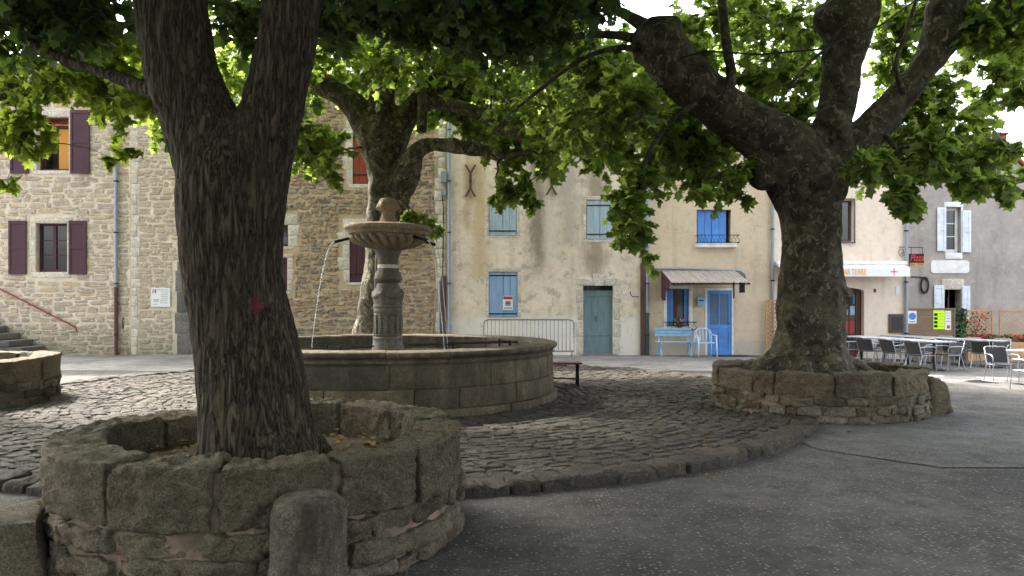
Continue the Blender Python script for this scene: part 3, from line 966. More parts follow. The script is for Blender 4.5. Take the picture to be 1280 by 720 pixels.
def window(root, a, b, t, bt, mat, rows=3, y=YF, dep=.17, fw=.065, cas=2, glass='glass'):
    x0, x1, z0, z1 = fx(a, y) + .002, fx(b, y) - .002, fz(bt, y) + .002, fz(t, y) - .002
    yy = y + dep
    mb = MB()
    mb.bbox(x0, x0 + fw, yy, yy + .07, z0, z1); mb.bbox(x1 - fw, x1, yy, yy + .07, z0, z1)
    mb.bbox(x0 + fw, x1 - fw, yy + .002, yy + .068, z1 - fw, z1); mb.bbox(x0 + fw, x1 - fw, yy + .002, yy + .068, z0, z0 + fw * 1.3)
    if cas == 2:
        xm = (x0 + x1) / 2
        mb.bbox(xm - fw * .75, xm + fw * .75, yy - .012, yy + .06, z0 + fw * 1.3, z1 - fw)
        spans = [(x0 + fw, xm - fw * .75), (xm + fw * .75, x1 - fw)]
    else:
        spans = [(x0 + fw, x1 - fw)]
    zr = [z0 + fw * 1.3 + (z1 - fw - z0 - fw * 1.3) * i / rows for i in range(rows + 1)]
    for (p, q) in spans:
        for k in range(1, rows):
            mb.bbox(p, q, yy + .012, yy + .05, zr[k] - .016, zr[k] + .016, .004)
    wd = mb.build('window', mat, root)
    for (p, q) in spans:
        for k in range(rows):
            g = MB(); g.box(p - .01, q + .01, yy + .03, yy + .036, zr[k] + (.014 if k else -.01), zr[k+1] - (.014 if k < rows - 1 else -.01))
            g.build('pane', M[glass], wd)
    return wd
def shutter(root, a, b, t, bt, mat, style='panel', y=YF, off=.012, th=.04, nplank=4, straps=(.16, .84), strap_mat='iron'):
    x0, x1, z0, z1 = fx(a, y), fx(b, y), fz(bt, y), fz(t, y)
    y1 = y - off; y0 = y1 - th
    if style == 'panel':
        mb = MB()
        s = .075
        mb.bbox(x0, x0 + s, y0, y1, z0, z1); mb.bbox(x1 - s, x1, y0, y1, z0, z1)
        for zc, hh in ((z0 + s * .7, s * .7), (z1 - s * .7, s * .7), ((z0 + z1) / 2, s * .6)):
            mb.bbox(x0 + s, x1 - s, y0 + .003, y1 - .002, zc - hh, zc + hh)
        sh = mb.build('shutter', mat, root)
        zm = (z0 + z1) / 2
        for (c, d) in ((z0 + s * 1.4, zm - s * .6), (zm + s * .6, z1 - s * 1.4)):
            p = MB(); p.bbox(x0 + s, x1 - s, y0 + .016, y1 - .006, c, d, .004); p.build('panel', mat, sh)
    else:
        mb = MB()
        mb.box(x0 + .01, x1 - .01, y1 - .012, y1, z0 + .01, z1 - .01)
        sh = mb.build('shutter', mat, root)
        r_ = random.Random(int(a * 7 + t))
        w_ = (x1 - x0) / nplank
        for i in range(nplank):
            p = MB(); j = r_.uniform(-.004, .004)
            p.bbox(x0 + i * w_ + .003, x0 + (i + 1) * w_ - .003, y0 + j, y1 - .011, z0 + r_.uniform(0, .012), z1 - r_.uniform(0, .008), .005)
            p.build('plank', mat, sh)
        for u in straps:
            zc = z0 + (z1 - z0) * u
            p = MB(); p.bbox(x0 - .03, x1 - .02, y0 - .014, y0 - .001, zc - .018, zc + .018, .004); p.build('hinge_strap', M[strap_mat], sh)
    return sh
def surround(root, a, b, t, bt, w=.16, mat='lime_stone', y=YF, sill=.1, blocks=3, head=.2, proud=.012, key=False, seed=1, sides='lr', wob=.05):
    x0, x1, z0, z1 = fx(a, y), fx(b, y), fz(bt, y), fz(t, y)
    r_ = random.Random(seed)
    def piece(nm, p, q, c, d):
        mb = MB()
        v, f = rblock((q - p) / 2, .06, (d - c) / 2, .012, (3, 1, 3), .006, 4, r_.uniform(0, 50))
        mb.add(v + np.array([(p + q) / 2, y + .06 - proud, (c + d) / 2]), f).build(nm, M[mat], root, True, 40)
    piece('lintel', x0 - w, x1 + w, z1 + .003, z1 + head)
    if sill: piece('sill', x0 - w * .6, x1 + w * .6, z0 - sill, z0 - .003)
    for s in sides:
        for i in range(blocks):
            c = z0 + (z1 - z0) * i / blocks; d = z0 + (z1 - z0) * (i + 1) / blocks - .006
            ww = w + (wob if i % 2 else 0) + r_.uniform(-.02, .02)
            if s == 'l': piece('jamb_stone', x0 - ww, x0 - .003, c, d)
            else: piece('jamb_stone', x1 + .003, x1 + ww, c, d)
def rubble(wall, root, a, b, t, bt, excl, variants, mat, ch, ln, seed, y=YF, prot=.022, fill=.94):
    r_ = random.Random(seed)
    off = woff(wall)
    E = [(fx(p, y), fx(q, y), fz(d, y), fz(c, y)) for p, q, c, d in excl]
    x0, x1, z0, z1 = fx(a, y), fx(b, y), fz(bt, y), fz(t, y)
    items = []
    z = z0
    while z < z1 - .05:
        h = min(r_.uniform(*ch), z1 - z)
        x = x0
        while x < x1 - .04:
            L = min(r_.uniform(*ln) * (.7 + .6 * (h - ch[0]) / (ch[1] - ch[0] + .001)), x1 - x)
            segs = [(x, x + L)]
            for (p, q, c, d) in E:
                if z + h * .75 > c and z + h * .25 < d:
                    ns = []
                    for (s0, s1) in segs:
                        if s1 <= p or s0 >= q: ns.append((s0, s1))
                        else:
                            if s0 < p: ns.append((s0, p))
                            if s1 > q: ns.append((q, s1))
                    segs = ns
            for (s0, s1) in segs:
                if s1 - s0 < .06: continue
                nsp = 2 if (h > ch[1] * .72 and r_.random() < .28) else 1
                for q in range(nsp):
                    hh = h / nsp
                    cx, cz = (s0 + s1) / 2, z + hh * (q + .5) + r_.uniform(-.03, .03)
                    px, py = pix((cx, y, cz))
                    vis = 0 < px < 1280 and 0 < py < 446
                    hid = 205 < px < 352 and py > 150
                    sc = (s1 - s0) * hh if vis and not hid else -1
                    if py < 160: sc *= .3
                    mx = (Matrix.Translation((cx - off.x, y - off.y, cz - off.z)) @ Matrix.Rotation(r_.gauss(0, .06), 4, 'Y')
                          @ Matrix.Diagonal(((s1 - s0) * fill, prot * r_.uniform(.5, 1.35), hh * fill, 1)))
                    items.append((sc, r_.randrange(len(variants)), mx))
            x += L
        z += h
    lay_pieces('wall_stone', wall, variants, items, mat, 300, 'rubble_stones')
def downpipe(root, px, t, bt, mat, r_=.045, y=YF, off=.09, lower=None, split=None):
    x = fx(px, y)
    z1, z0 = fz(t, y), fz(bt, y)
    if split is None:
        dp = MB().tube([(x, y - off, z0), (x, y - off, z1)], r_, 12).build('downpipe', M[mat], root, True, 50)
    else:
        zs_ = fz(split, y)
        dp = MB().tube([(x, y - off, zs_), (x, y - off, z1)], r_, 12).build('downpipe', M[mat], root, True, 50)
        MB().tube([(x, y - off, z0), (x, y - off, zs_ - .03), (x, y - off, zs_ - .029), (x, y - off, zs_ + .05)], [r_ * 1.12, r_ * 1.12, r_ * 1.3, r_ * 1.3], 12).build('lower_pipe', M[lower], dp, True, 50)
    z = z0 + .6
    while z < z1 - .2:
        b = MB(); b.lathe([(r_ * 1.3, z), (r_ * 1.3, z + .035)], (x, y - off), 14); b.box(x - .012, x + .012, y - off + r_, y + .02, z + .002, z + .03)
        b.build('pipe_clip', M['iron'], dp)
        z += 1.55
    return dp
def text(s, size, loc, mat, parent, name='lettering', extrude=.002, shear=0.0, sx=1.0, ry=0):
    cu = bpy.data.curves.new('t', 'FONT')
    cu.body = s; cu.size = size; cu.extrude = extrude; cu.align_x = 'CENTER'; cu.align_y = 'CENTER'; cu.shear = shear
    ob = bpy.data.objects.new('t', cu)
    COL.objects.link(ob)
    dg = bpy.context.evaluated_depsgraph_get()
    me = bpy.data.meshes.new_from_object(ob.evaluated_get(dg))
    bpy.data.objects.remove(ob)
    off = woff(parent)
    mx = Matrix.Translation(Vector(loc) - off) @ Matrix.Rotation(ry, 4, 'Z') @ Matrix.Rotation(math.pi / 2, 4, 'X') @ Matrix.Diagonal((sx, 1, 1, 1))
    me.transform(mx)
    me.materials.clear(); me.materials.append(mat)
    return link(name, me, parent)
def bx(name, a, b, t, bt, y0, y1, mat, parent, y=YF, bev=.005, kind=None, label=None):
    mb = MB(); mb.bbox(fx(a, y), fx(b, y), y0, y1, fz(bt, y), fz(t, y), bev)
    return mb.build(name, M[mat], parent, label=label)

var_cream = stone_variants(18, 31, M['stone_cream'], 'wall_stone', 9, False, .17)
var_gold = stone_variants(18, 32, M['stone_gold'], 'wall_stone', 9, False, .17)
var_brown = stone_variants(18, 33, M['stone_brown'], 'wall_stone', 8, False, .22)

# --- cream stone house with burgundy shutters
wu, wl = (46, 86, 146, 213), (45, 84, 279, 340)
A, Aw = house('stone_house', 'cream rubble stone house with two burgundy shuttered windows and outside steps', -150, 163, 92, [wu, wl], M['mortar_cream'])
rubble(Aw, A, -80, 162, 96, 446, [(35, 97, 134, 217), (34, 95, 268, 350)], var_cream, M['stone_cream'], (.06, .21), (.14, .66), 2, prot=.016, fill=1.0)
surround(A, *wu, .17, seed=2, sill=.12, wob=.02); surround(A, *wl, .17, seed=3, sill=.18, wob=.02)
window(A, *wl, M['burgundy'], 3)
for (a, b, c, d) in ((14, 37, 138, 217), (89, 113, 138, 217), (12, 34, 276, 343), (87, 109, 276, 343)):
    shutter(A, a, b, c, d, M['burgundy'], 'panel', off=.03)
# upper casements standing open on an ochre room
wf = MB(); x0, x1, z0, z1 = fx(46) + .003, fx(86) - .003, fz(213) + .003, fz(146) - .003
for p in ((x0, x0 + .06, z0, z1), (x1 - .06, x1, z0, z1), (x0 + .06, x1 - .06, z0, z0 + .07), (x0 + .06, x1 - .06, z1 - .06, z1)):
    wf.bbox(p[0], p[1], YF + .17, YF + .24, p[2], p[3])
wf = wf.build('window', M['burgundy'], A)
cs = MB(); cs.bbox(x0 + .07, x0 + .11, YF + .26, YF + .62, z0 + .08, z1 - .07)
cs = cs.build('open_casement', M['burgundy'], wf)
MB().box(x0 + .112, x0 + .118, YF + .31, YF + .57, z0 + .16, z1 - .15).build('pane', M['glass'], cs)
MB().box(x0 + .46, x1 - .065, YF + .36, YF + .40, z0 + .02, z1 - .30).build('room_wall', M['orange_wall'], wf)
downpipe(A, 147, 100, 444, 'zinc', .05, split=361, lower='cast_brown')
# steps, stacked blocks rising to the left, and the rail on the wall
st = thing('stone_steps', 'dark stone steps climbing beside the cream house wall', 'steps', (fx(20), YF - .8, 0))
for i, (pr_, pt) in enumerate(((74, 438.5), (58, 431.5), (43, 423.5), (27, 415.5), (12, 407), (-2, 399), (-16, 391))):
    zt = fz(pt) ; xr_ = fx(pr_)
    zb = fz((446, 438.5, 431.5, 423.5, 415.5, 407, 399)[i])
    q, f = rblock((xr_ - fx(-140)) / 2, .60 - i * .025, (zt - zb) / 2 - .004, .02, (10, 1, 1), .015, 2.2, i * 3.1)
    q += np.array([(xr_ + fx(-140)) / 2, YF - .645 + i * .018, (zt + zb) / 2])
    MB().add(q, f).build('step', M['grey_stone'], st, True, 40)
hr = MB(); hr.tube([P(-60, 326, YF) - Vector((0, .09, 0)), P(0, 360, YF) - Vector((0, .09, 0)), P(93, 407, YF) - Vector((0, .09, 0)), P(97, 410, YF) - Vector((0, .09, 0)), P(97, 414, YF) - Vector((0, .05, 0))], .024, 10)
hr = hr.build('handrail', M['red_rail'], A, True, 50)
for px, py in ((38, 380), (90, 406)):
    MB().tube([P(px, py, YF) - Vector((0, .09, 0)), P(px, py + 2, YF) + Vector((0, .03, 0))], .014, 8).build('rail_bracket', M['red_rail'], hr, True, 50)

# --- golden stone house with the plaque and the grey door frame
dop = (239, 262, 338, 443)
B, Bw = house('stone_house', 'golden rubble stone house with a white wall plaque and old grey door frame', 163, 300, 95, [dop], M['mortar_cream'])
rubble(Bw, B, 172, 298, 100, 446, [(216, 292, 326, 446), (188, 215, 358, 385)], var_gold, M['stone_gold'], (.07, .24), (.14, .56), 5, prot=.016, fill=1.0)
rubble_q = random.Random(4)
zq = 0.0
while zq < 8.3:                             # quoins on the corner by the downpipe
    h = rubble_q.uniform(.24, .36)
    wq = rubble_q.uniform(.16, .3)
    v, f = rblock(wq / 2, .06, h / 2 - .006, .012, (2, 1, 2), .008, 4, zq)
    MB().add(v + np.array([fx(164) + wq / 2, YF + .04, zq + h / 2]), f).build('quoin', M['lime_stone'], Bw, True, 40)
    zq += h
surround(B, *dop, .42, 'grey_stone', seed=5, sill=0, blocks=4, head=.26, sides='lr', wob=.06)
dr = MB(); dr.bbox(fx(239.2), fx(261.8), YF + .2, YF + .26, fz(443), fz(338.3)); dr = dr.build('door', M['burgundy'], B)
for i in range(3):
    MB().bbox(fx(241), fx(260), YF + .185, YF + .201, fz(440) + i * .82, fz(440) + i * .82 + .72).build('panel', M['burgundy'], dr)
pq = bx('plaque', 190, 213.5, 360, 383.5, YF - .05, YF - .028, 'poster_white', B)
lx, ly = fx(190), YF - .053
for (a, b, t, bt, m) in ((191.5, 193, 361.5, 366.5, 'grey_ink'), (194.3, 196, 361.5, 366.5, 'poster_red')):
    bx('print', a, b, t, bt, YF - .054, YF - .0495, m, pq, bev=.001)
for i, (a, b) in enumerate(((197, 212), (202, 212), (202, 211), (202, 210.5), (202, 211.5), (201, 210), (201, 211))):
    bx('text_line', a, b, 362.0 + i * 2.7, 362.7 + i * 2.7, YF - .053, YF - .0495, 'grey_ink', pq, bev=.0005)
for i in range(3): bx('text_line', 192.5 + i * .6, 199.5 - i * .4, 374 + i * 1.4, 374.7 + i * 1.4, YF - .053, YF - .0495, 'grey_ink', pq, bev=.0005)
bx('text_line', 192, 198.5, 380, 380.6, YF - .053, YF - .0495, 'grey_ink', pq, bev=.0005)
bx('small_plate', 232, 239, 348.5, 352, YF - .04, YF - .02, 'yellow_ink', B)
bx('wall_slit', 153.2, 154.8, 397, 411, YF - .02, YF + .02, 'ink', A)

# --- brown rubble house
cw1, cw2, cw3, cw4 = (331, 360, 281, 308), (331, 359, 322, 364), (437, 470, 290, 353), (441, 474, 160, 230)
cw5 = (340, 362, 180, 218)
Cc, Cw = house('stone_house', 'brown rubble stone house with red and burgundy shutters behind the fountain', 300, 558, 105, [cw1, cw2, cw3, cw4], M['mortar_tan'])
ex = [(318, 372, 266, 312), (320, 368, 314, 370), (424, 484, 270, 358), (430, 486, 146, 236), (543, 560, 90, 446)]
rubble(Cw, Cc, 301, 552, 110, 446, ex, var_brown, M['stone_brown'], (.05, .19), (.09, .46), 9, prot=.036, fill=.98)
surround(Cc, *cw1, .3, seed=6, head=.32, sill=.1, blocks=2); surround(Cc, *cw2, .18, seed=7, head=.1, sill=.1, blocks=3)
surround(Cc, *cw3, .20, seed=8, head=.40, sill=.08, blocks=4, wob=.18); surround(Cc, *cw4, .20, seed=9, head=.25, sill=.12, blocks=4, wob=.14)
window(Cc, *cw1, M['burgundy'], 2)
shutter(Cc, 331.5, 358.6, 322.5, 363.5, M['burgundy'], 'plank', off=-.10, nplank=4)
shutter(Cc, 437.5, 469.5, 290.5, 352.5, M['burgundy'], 'plank', off=-.06, nplank=4)
shutter(Cc, 441.5, 473.5, 160.5, 229.5, M['rust_red'], 'plank', off=-.06, nplank=4)
zq = 0.0
while zq < 8.1:                             # corner stones against the rendered house
    h = rubble_q.uniform(.26, .42); wq = rubble_q.uniform(.20, .36)
    v, f = rblock(wq / 2, .06, h / 2 - .006, .014, (2, 1, 2), .01, 4, zq + 50)
    MB().add(v + np.array([fx(557.4) - wq / 2, YF + .03, zq + h / 2]), f).build('quoin', M['lime_stone'], Cw, True, 40)
    zq += h
bx('meter_box', 551.5, 558.5, 215, 229, YF - .16, YF - .0, 'zinc', Cc)
bx('meter_box', 551.5, 558, 236.5, 245, YF - .14, YF - .0, 'zinc', Cc)
MB().tube([P(553, 246, YF) - Vector((0, .04, 0)), P(554.5, 262, YF) - Vector((0, .03, 0)), P(554, 300, YF) - Vector((0, .03, 0)), P(553.5, 352, YF) - Vector((0, .03, 0))], .014, 6).build('cable', M['cable'], Cc, True)
MB().tube([P(549.5, 351, YF) - Vector((0, .06, 0)), P(549.5, 444, YF) - Vector((0, .06, 0))], .035, 10).build('conduit', M['zinc'], Cc, True, 50)
bx('conduit_cover', 551.5, 557.5, 345, 444, YF - .09, YF - .003, 'cast_brown', Cc)

# --- pale rendered house with weathered blue shutters
dw1, dw2, dw3, ddr = (611, 646, 248, 295), (733, 767, 250, 299.5), (611, 647, 340, 397), (729, 766.5, 357, 443)
XD = (fx(558) + fx(812)) / 2
plD = m_plaster('aged_cream_render', C(234, 218, 198), C(215, 198, 177), C(166, 157, 148), C(226, 219, 211), 1.25,
    [(fx(672) - XD, .42, 5.6, 2.2, C(104, 98, 84)), (fx(690) - XD, .28, 4.9, 2.6, C(206, 196, 180)), (fx(585) - XD, .16, 4.9, 3.6, C(190, 160, 122)), (fx(600) - XD, .3, 3.3, 2.2, C(196, 168, 128)), (fx(712) - XD, .5, 4.2, 3.2, C(168, 158, 146)), (fx(745) - XD, .5, 3.2, 2.3, C(140, 124, 106))])
Dd, Dw = house('rendered_house', 'stained cream rendered house with weathered pale blue shutters and X shaped wall anchors', 558, 812, 128, [dw1, dw2, dw3, ddr], plD)
surround(Dd, *dw1, .10, 'lime_stone', seed=11, sill=.07, blocks=3, head=.12, proud=.006, wob=.01); surround(Dd, *dw2, .10, 'lime_stone', seed=12, sill=.09, blocks=3, head=.12, proud=.006, wob=.01)
surround(Dd, *dw3, .10, 'lime_stone', seed=13, sill=.07, blocks=3, head=.12, proud=.006, wob=.01)
surround(Dd, *ddr, .20, 'lime_stone', seed=14, sill=0, blocks=4, head=.24, proud=.014, wob=.02)
kb = MB(); kb.add([(fx(743), YF-.045, fz(357)), (fx(753), YF-.045, fz(357)), (fx(755), YF-.045, fz(342)), (fx(741), YF-.045, fz(342)), (fx(743), YF+.02, fz(357)), (fx(753), YF+.02, fz(357)), (fx(755), YF+.02, fz(342)), (fx(741), YF+.02, fz(342))],
    [(0,1,2,3),(4,7,6,5),(0,4,5,1),(1,5,6,2),(2,6,7,3),(3,7,4,0)]); kb.build('keystone', M['lime_stone'], Dd)
for (o, m) in ((dw1, 'pale_blue'), (dw2, 'pale_blue'), (dw3, 'mid_blue')):
    xm = (o[0] + o[1]) / 2
    shutter(Dd, o[0] + .3, xm - .2, o[2] + .3, o[3] - .3, M[m], 'plank', off=-.055, nplank=2, straps=(.13, .87) if o is not dw3 else (.08, .93))
    shutter(Dd, xm + .2, o[1] - .3, o[2] + .3, o[3] - .3, M[m], 'plank', off=-.055, nplank=2, straps=(.13, .87) if o is not dw3 else (.08, .93))
po = bx('poster', 628.5, 641, 370, 387.5, YF - .012, YF - .004, 'poster_white', Dd, bev=.001)
bx('print', 629, 640.5, 370.6, 374.2, YF - .0145, YF - .0115, 'poster_red', po, bev=.0005)
bx('print', 631.5, 638.5, 376, 382.5, YF - .0145, YF - .0115, 'grey_ink', po, bev=.0005)
bx('print', 632.6, 637.2, 377.5, 380, YF - .0165, YF - .0140, 'poster_red', po, bev=.0005)
bx('text_line', 630, 640, 384.5, 385.6, YF - .0145, YF - .0115, 'ink', po, bev=.0005)
# door with barred fanlight
dd = MB(); x0, x1 = fx(729) + .003, fx(766.5) - .003
dd.bbox(x0, x0 + .06, YF + .15, YF + .21, fz(443), fz(364.6)); dd.bbox(x1 - .06, x1, YF + .15, YF + .21, fz(443), fz(364.6))
dd.bbox(x0 + .06, x1 - .06, YF + .152, YF + .208, fz(370), fz(364.6)); dd.bbox(x0 + .06, x1 - .06, YF + .152, YF + .208, fz(420), fz(414)); dd.bbox(x0 + .06, x1 - .06, YF + .152, YF + .208, fz(443), fz(440))
dd = dd.build('door', M['door_teal'], Dd)
for i in range(4):
    w_ = (x1 - x0 - .12) / 4
    MB().bbox(x0 + .06 + i * w_ + .002, x0 + .06 + (i + 1) * w_ - .002, YF + .172, YF + .2, fz(414), fz(370), .004).build('plank', M['door_teal'], dd)
MB().bbox(x0 + .062, x1 - .062, YF + .165, YF + .2, fz(440), fz(420), .012).build('lower_panel', M['door_teal'], dd)
MB().tube([P(745, 396, YF + .15), P(745, 396, YF + .11), P(745, 402, YF + .11), P(745, 402, YF + .15)], .012, 8).build('door_handle', M['iron'], dd, True)
fl = MB(); fl.bbox(x0, x1, YF + .14, YF + .21, fz(364.5), fz(363)); fl = fl.build('fanlight', M['door_teal'], Dd)
MB().box(x0, x1, YF + .19, YF + .2, fz(363), fz(357)).build('pane', M['glass'], fl)
for i in range(6):
    xx = x0 + (x1 - x0) * (i + .7) / 6.4
    MB().tube([(xx, YF + .13, fz(363)), (xx, YF + .13, fz(357))], .009, 6).build('bar', M['iron'], fl, True)
bx('doorstep', 726, 770, 442.5, 446, YF - .25, YF + .3, 'grey_stone', Dd, bev=.015)
for (ax_, t, bt, nm) in ((588, 206, 246, 1), (689.5, 207, 243.5, 2)):
    an = MB()
    hw = 6.2
    for sx in (-1, 1):
        an.tube([P(ax_ + sx * hw, t, YF - .06), P(ax_ + sx * 1.0, t + 9, YF - .06), P(ax_ + sx * .5, t + 11, YF - .06), P(ax_ + sx * .5, bt - 11, YF - .06), P(ax_ + sx * 1.0, bt - 9, YF - .06), P(ax_ + sx * hw, bt, YF - .06)], .032, 6)
    an = an.build('wall_anchor', M['rusty_iron'], Dd, True, 40)
    MB().tube([P(ax_, (t + bt) / 2, YF - .1), P(ax_, (t + bt) / 2, YF + .05)], .05, 10).build('anchor_bolt', M['rusty_iron'], an, True, 50)
bx('number_plate', 778.5, 781.5, 364.5, 368, YF - .012, YF - .0, 'poster_white', Dd, bev=.002)
MB().tube([P(798, 371, YF) - Vector((0, .05, 0)), P(790, 371, YF) - Vector((0, .12, 0)), P(787.5, 368.5, YF) - Vector((0, .13, 0)), P(787, 364.5, YF) - Vector((0, .13, 0))], .014, 8).build('hook', M['iron'], Dd, True)
downpipe(Dd, 562, 132, 444, 'zinc', .048, split=408, lower='zinc')
downpipe(Dd, 808.5, 132, 444, 'zinc', .05, split=393, lower='cast_green')
bx('cable_cover', 800.3, 805.6, 330, 444, YF - .12, YF - .002, 'cast_brown', Dd)
MB().tube([P(802.5, 330, YF) - Vector((0, .06, 0)), P(802.5, 200, YF) - Vector((0, .04, 0)), P(802, 140, YF) - Vector((0, .04, 0))], .018, 6).build('cable', M['cable'], Dd, True)

# --- tan house with bright blue joinery
ew1, ew2, ew3, edr = (871, 914, 262, 305), (832, 863, 359, 408), (878, 908, 175, 208), (881, 917, 360, 444)
XE = (fx(812) + fx(966)) / 2
plE = m_plaster('tan_render', C(216, 197, 172), C(206, 186, 160), C(210, 193, 172), C(190, 180, 168), .48, None, .6)
E_, Ew = house('rendered_house', 'tan rendered house with bright blue door, shutters and a tin canopy', 812, 966, 130, [ew1, ew2, ew3, edr], plE)
shutter(E_, 873, 890.6, 262.5, 304, M['blue'], 'plank', off=-.16, nplank=2, straps=())
shutter(E_, 891, 909, 262.5, 304, M['blue'], 'plank', off=-.16, nplank=2, straps=())
shutter(E_, 878.4, 892.8, 175.5, 207.5, M['blue'], 'plank', off=-.12, nplank=2, straps=())
shutter(E_, 893.2, 907.6, 175.5, 207.5, M['blue'], 'plank', off=-.12, nplank=2, straps=())
bx('sill', 869, 920, 304.5, 309.5, YF - .16, YF + .3, 'white_paint', E_, bev=.01)
def guard(parent, a, b, t, bt, out, n, name='window_guard'):
    y0 = YF - out
    g = MB()
    for z in (fz(t), fz(bt)):
        g.tube([(fx(a), YF + .02, z), (fx(a), y0, z), (fx(b), y0, z), (fx(b), YF + .02, z)], .012, 6)
    g = g.build(name, M['iron'], parent)
    for i in range(n):
        x = fx(a) + (fx(b) - fx(a)) * (i + .5) / n
        w_ = (fx(b) - fx(a)) / n * .42
        zt, zb = fz(t), fz(bt)
        pts = [(x + w_ * math.sin(u * math.pi * 2) * (1 - .2 * u), y0 - .05 * math.sin(u * math.pi), zb + (zt - zb) * u) for u in [k / 8 for k in range(9)]]
        MB().tube(pts, .007, 5).build('scroll', M['iron'], g, True)
    return g
guard(E_, 869.5, 922, 294.5, 303.5, .2, 12)
guard(E_, 829.5, 869, 402.5, 411.5, .2, 9)
# lower window: white surround, open blue leaves, brown casement
wf = MB()
for p in ((829.5, 833.5, 357.5, 409), (861.5, 865.5, 357.5, 409)): wf.bbox(fx(p[0]), fx(p[1]), YF - .015, YF + .2, fz(p[3]), fz(p[2]))
wf.bbox(fx(833.6), fx(861.4), YF - .014, YF + .2, fz(361), fz(357.5))
wf = wf.build('window_surround', M['white_paint'], E_)
bx('sill', 828, 868, 409, 412, YF - .10, YF + .3, 'white_paint', E_, bev=.01)
shutter(E_, 834, 842.5, 361.5, 408.5, M['blue'], 'plank', off=-.16, nplank=2, straps=())
shutter(E_, 856, 861.2, 361.5, 408.5, M['blue'], 'plank', off=-.16, nplank=1, straps=())
bx('casement', 842.7, 847, 361.6, 408.4, YF + .14, YF + .2, 'brown_wood', E_)
bx('pane', 847.1, 855.9, 361.6, 408.4, YF + .2, YF + .206, 'glass', E_)
fp = MB(); fp.lathe([(.07, fz(409)), (.09, fz(409) + .02), (.11, fz(404)), (.115, fz(403.6))], (fx(848.5), YF - .1), 14)
pot = thing('flower_pot', 'clay pot of pink and white flowers on the blue window sill', 'flower pot', (fx(848.5), YF - .1, fz(409)))
fp.build('pot', M['pot'], pot, True, 40)
def m_flower(name, cols):
    t = NT(name)
    k = len(cols)
    return t.done(t.ramp(t.rand(), [((i + .5) / k, c) for i, c in enumerate(cols)], 'CONSTANT'), .7)
M['flowers'] = m_flower('flowers', [C(60, 92, 48), C(226, 150, 150), C(74, 108, 54), C(236, 226, 220), C(66, 96, 52)])
M['geranium'] = m_flower('geranium', [C(60, 92, 48), C(206, 60, 60), C(74, 108, 54), C(190, 70, 80), C(66, 96, 52), C(84, 118, 60)])
M['vine'] = m_flower('vine', [C(52, 84, 48), C(70, 104, 60), C(60, 92, 70), C(84, 112, 84)])
def tuft(parent, c, ext, n, s, mat, seed, name='blooms'):
    r_ = np.random.default_rng(seed)
    mb = MB()
    for i in range(n):
        p = np.array(c) + r_.uniform(-1, 1, 3) * np.array(ext)
        a = r_.normal(size=3); a /= np.linalg.norm(a)
        b = np.cross(a, r_.normal(size=3)); b /= np.linalg.norm(b)
        k = s * r_.uniform(.6, 1.3)
        mb.add([p - a * k, p + b * k * .6, p + a * k, p - b * k * .6], [(0, 1, 2, 3)])
    return mb.build(name, mat, parent)
tuft(pot, (fx(848.5), YF - .1, fz(402)), (.15, .1, .09), 90, .035, M['flowers'], 3)
# mailbox, number, bell
mbx = MB(); mbx.bbox(fx(870.5), fx(880), YF - .14, YF - .0, fz(383), fz(372.5), .01); mbx.bbox(fx(870), fx(880.5), YF - .16, YF - .0, fz(372.4), fz(370.5), .01)
mbx = mbx.build('mailbox', M['light_blue'], E_)
bx('mail_slot', 872.5, 878, 375, 376.4, YF - .146, YF - .138, 'ink', mbx, bev=.001)
npl = bx('number_plate', 871.8, 876.5, 361, 365.5, YF - .012, YF - .0, 'poster_white', E_, bev=.002)
text('4', .10, (fx(874.1), YF - .0135, fz(363.3)), M['ink'], npl)
bx('bell_plate', 867, 868.8, 375, 383, YF - .02, YF - .0, 'yellow_ink', E_, bev=.002)
# blue door in its white frame
df = MB()
for p in ((881.2, 884, 360.2, 444), (914.5, 916.8, 360.2, 444)): df.bbox(fx(p[0]), fx(p[1]), YF - .012, YF + .2, fz(p[3]), fz(p[2]))
df.bbox(fx(884.1), fx(914.4), YF - .011, YF + .2, fz(363.2), fz(360.2)); df = df.build('door_frame', M['white_paint'], E_)
D_ = MB(); a0, a1, zt, zb = fx(884.2), fx(914.3), fz(363.4), fz(443.6)
y0, y1 = YF + .02, YF + .07
xm = (a0 + a1) / 2; zm = fz(408)
for p in ((a0, a0 + .085, zb, zt), (a1 - .085, a1, zb, zt)): D_.bbox(p[0], p[1], y0, y1, p[2], p[3])
for p in ((zt - .10, zt), (zm - .07, zm + .05), (zb, zb + .16)): D_.bbox(a0 + .085, a1 - .085, y0 + .002, y1 - .002, p[0], p[1])
D_.bbox(xm - .025, xm + .025, y0 + .001, y1 - .001, zm + .05, zt - .10); D_.bbox(xm - .025, xm + .025, y0 + .001, y1 - .001, zb + .16, zm - .07)
D_ = D_.build('door', M['blue'], E_)
for (p, q) in ((a0 + .08, xm - .02), (xm + .02, a1 - .08)):
    MB().bbox(p, q, y0 + .018, y1 - .01, zb + .15, zm - .06, .004).build('panel', M['blue'], D_)
    MB().box(p, q, y0 + .02, y0 + .026, zm + .04, zt - .09).build('pane', M['curtain'], D_)
MB().tube([P(912.5, 404, YF + .03), P(912.5, 404, YF - .02), P(909.5, 404, YF - .02)], .011, 8).build('door_handle', M['iron'], D_, True)
mt = MB().bbox(fx(888), fx(932), YF - .75, YF - .12, .006, .022, .004).build('doormat', M['weave'])
tag(mt, 'flat dark doormat before the bright blue door', 'doormat')
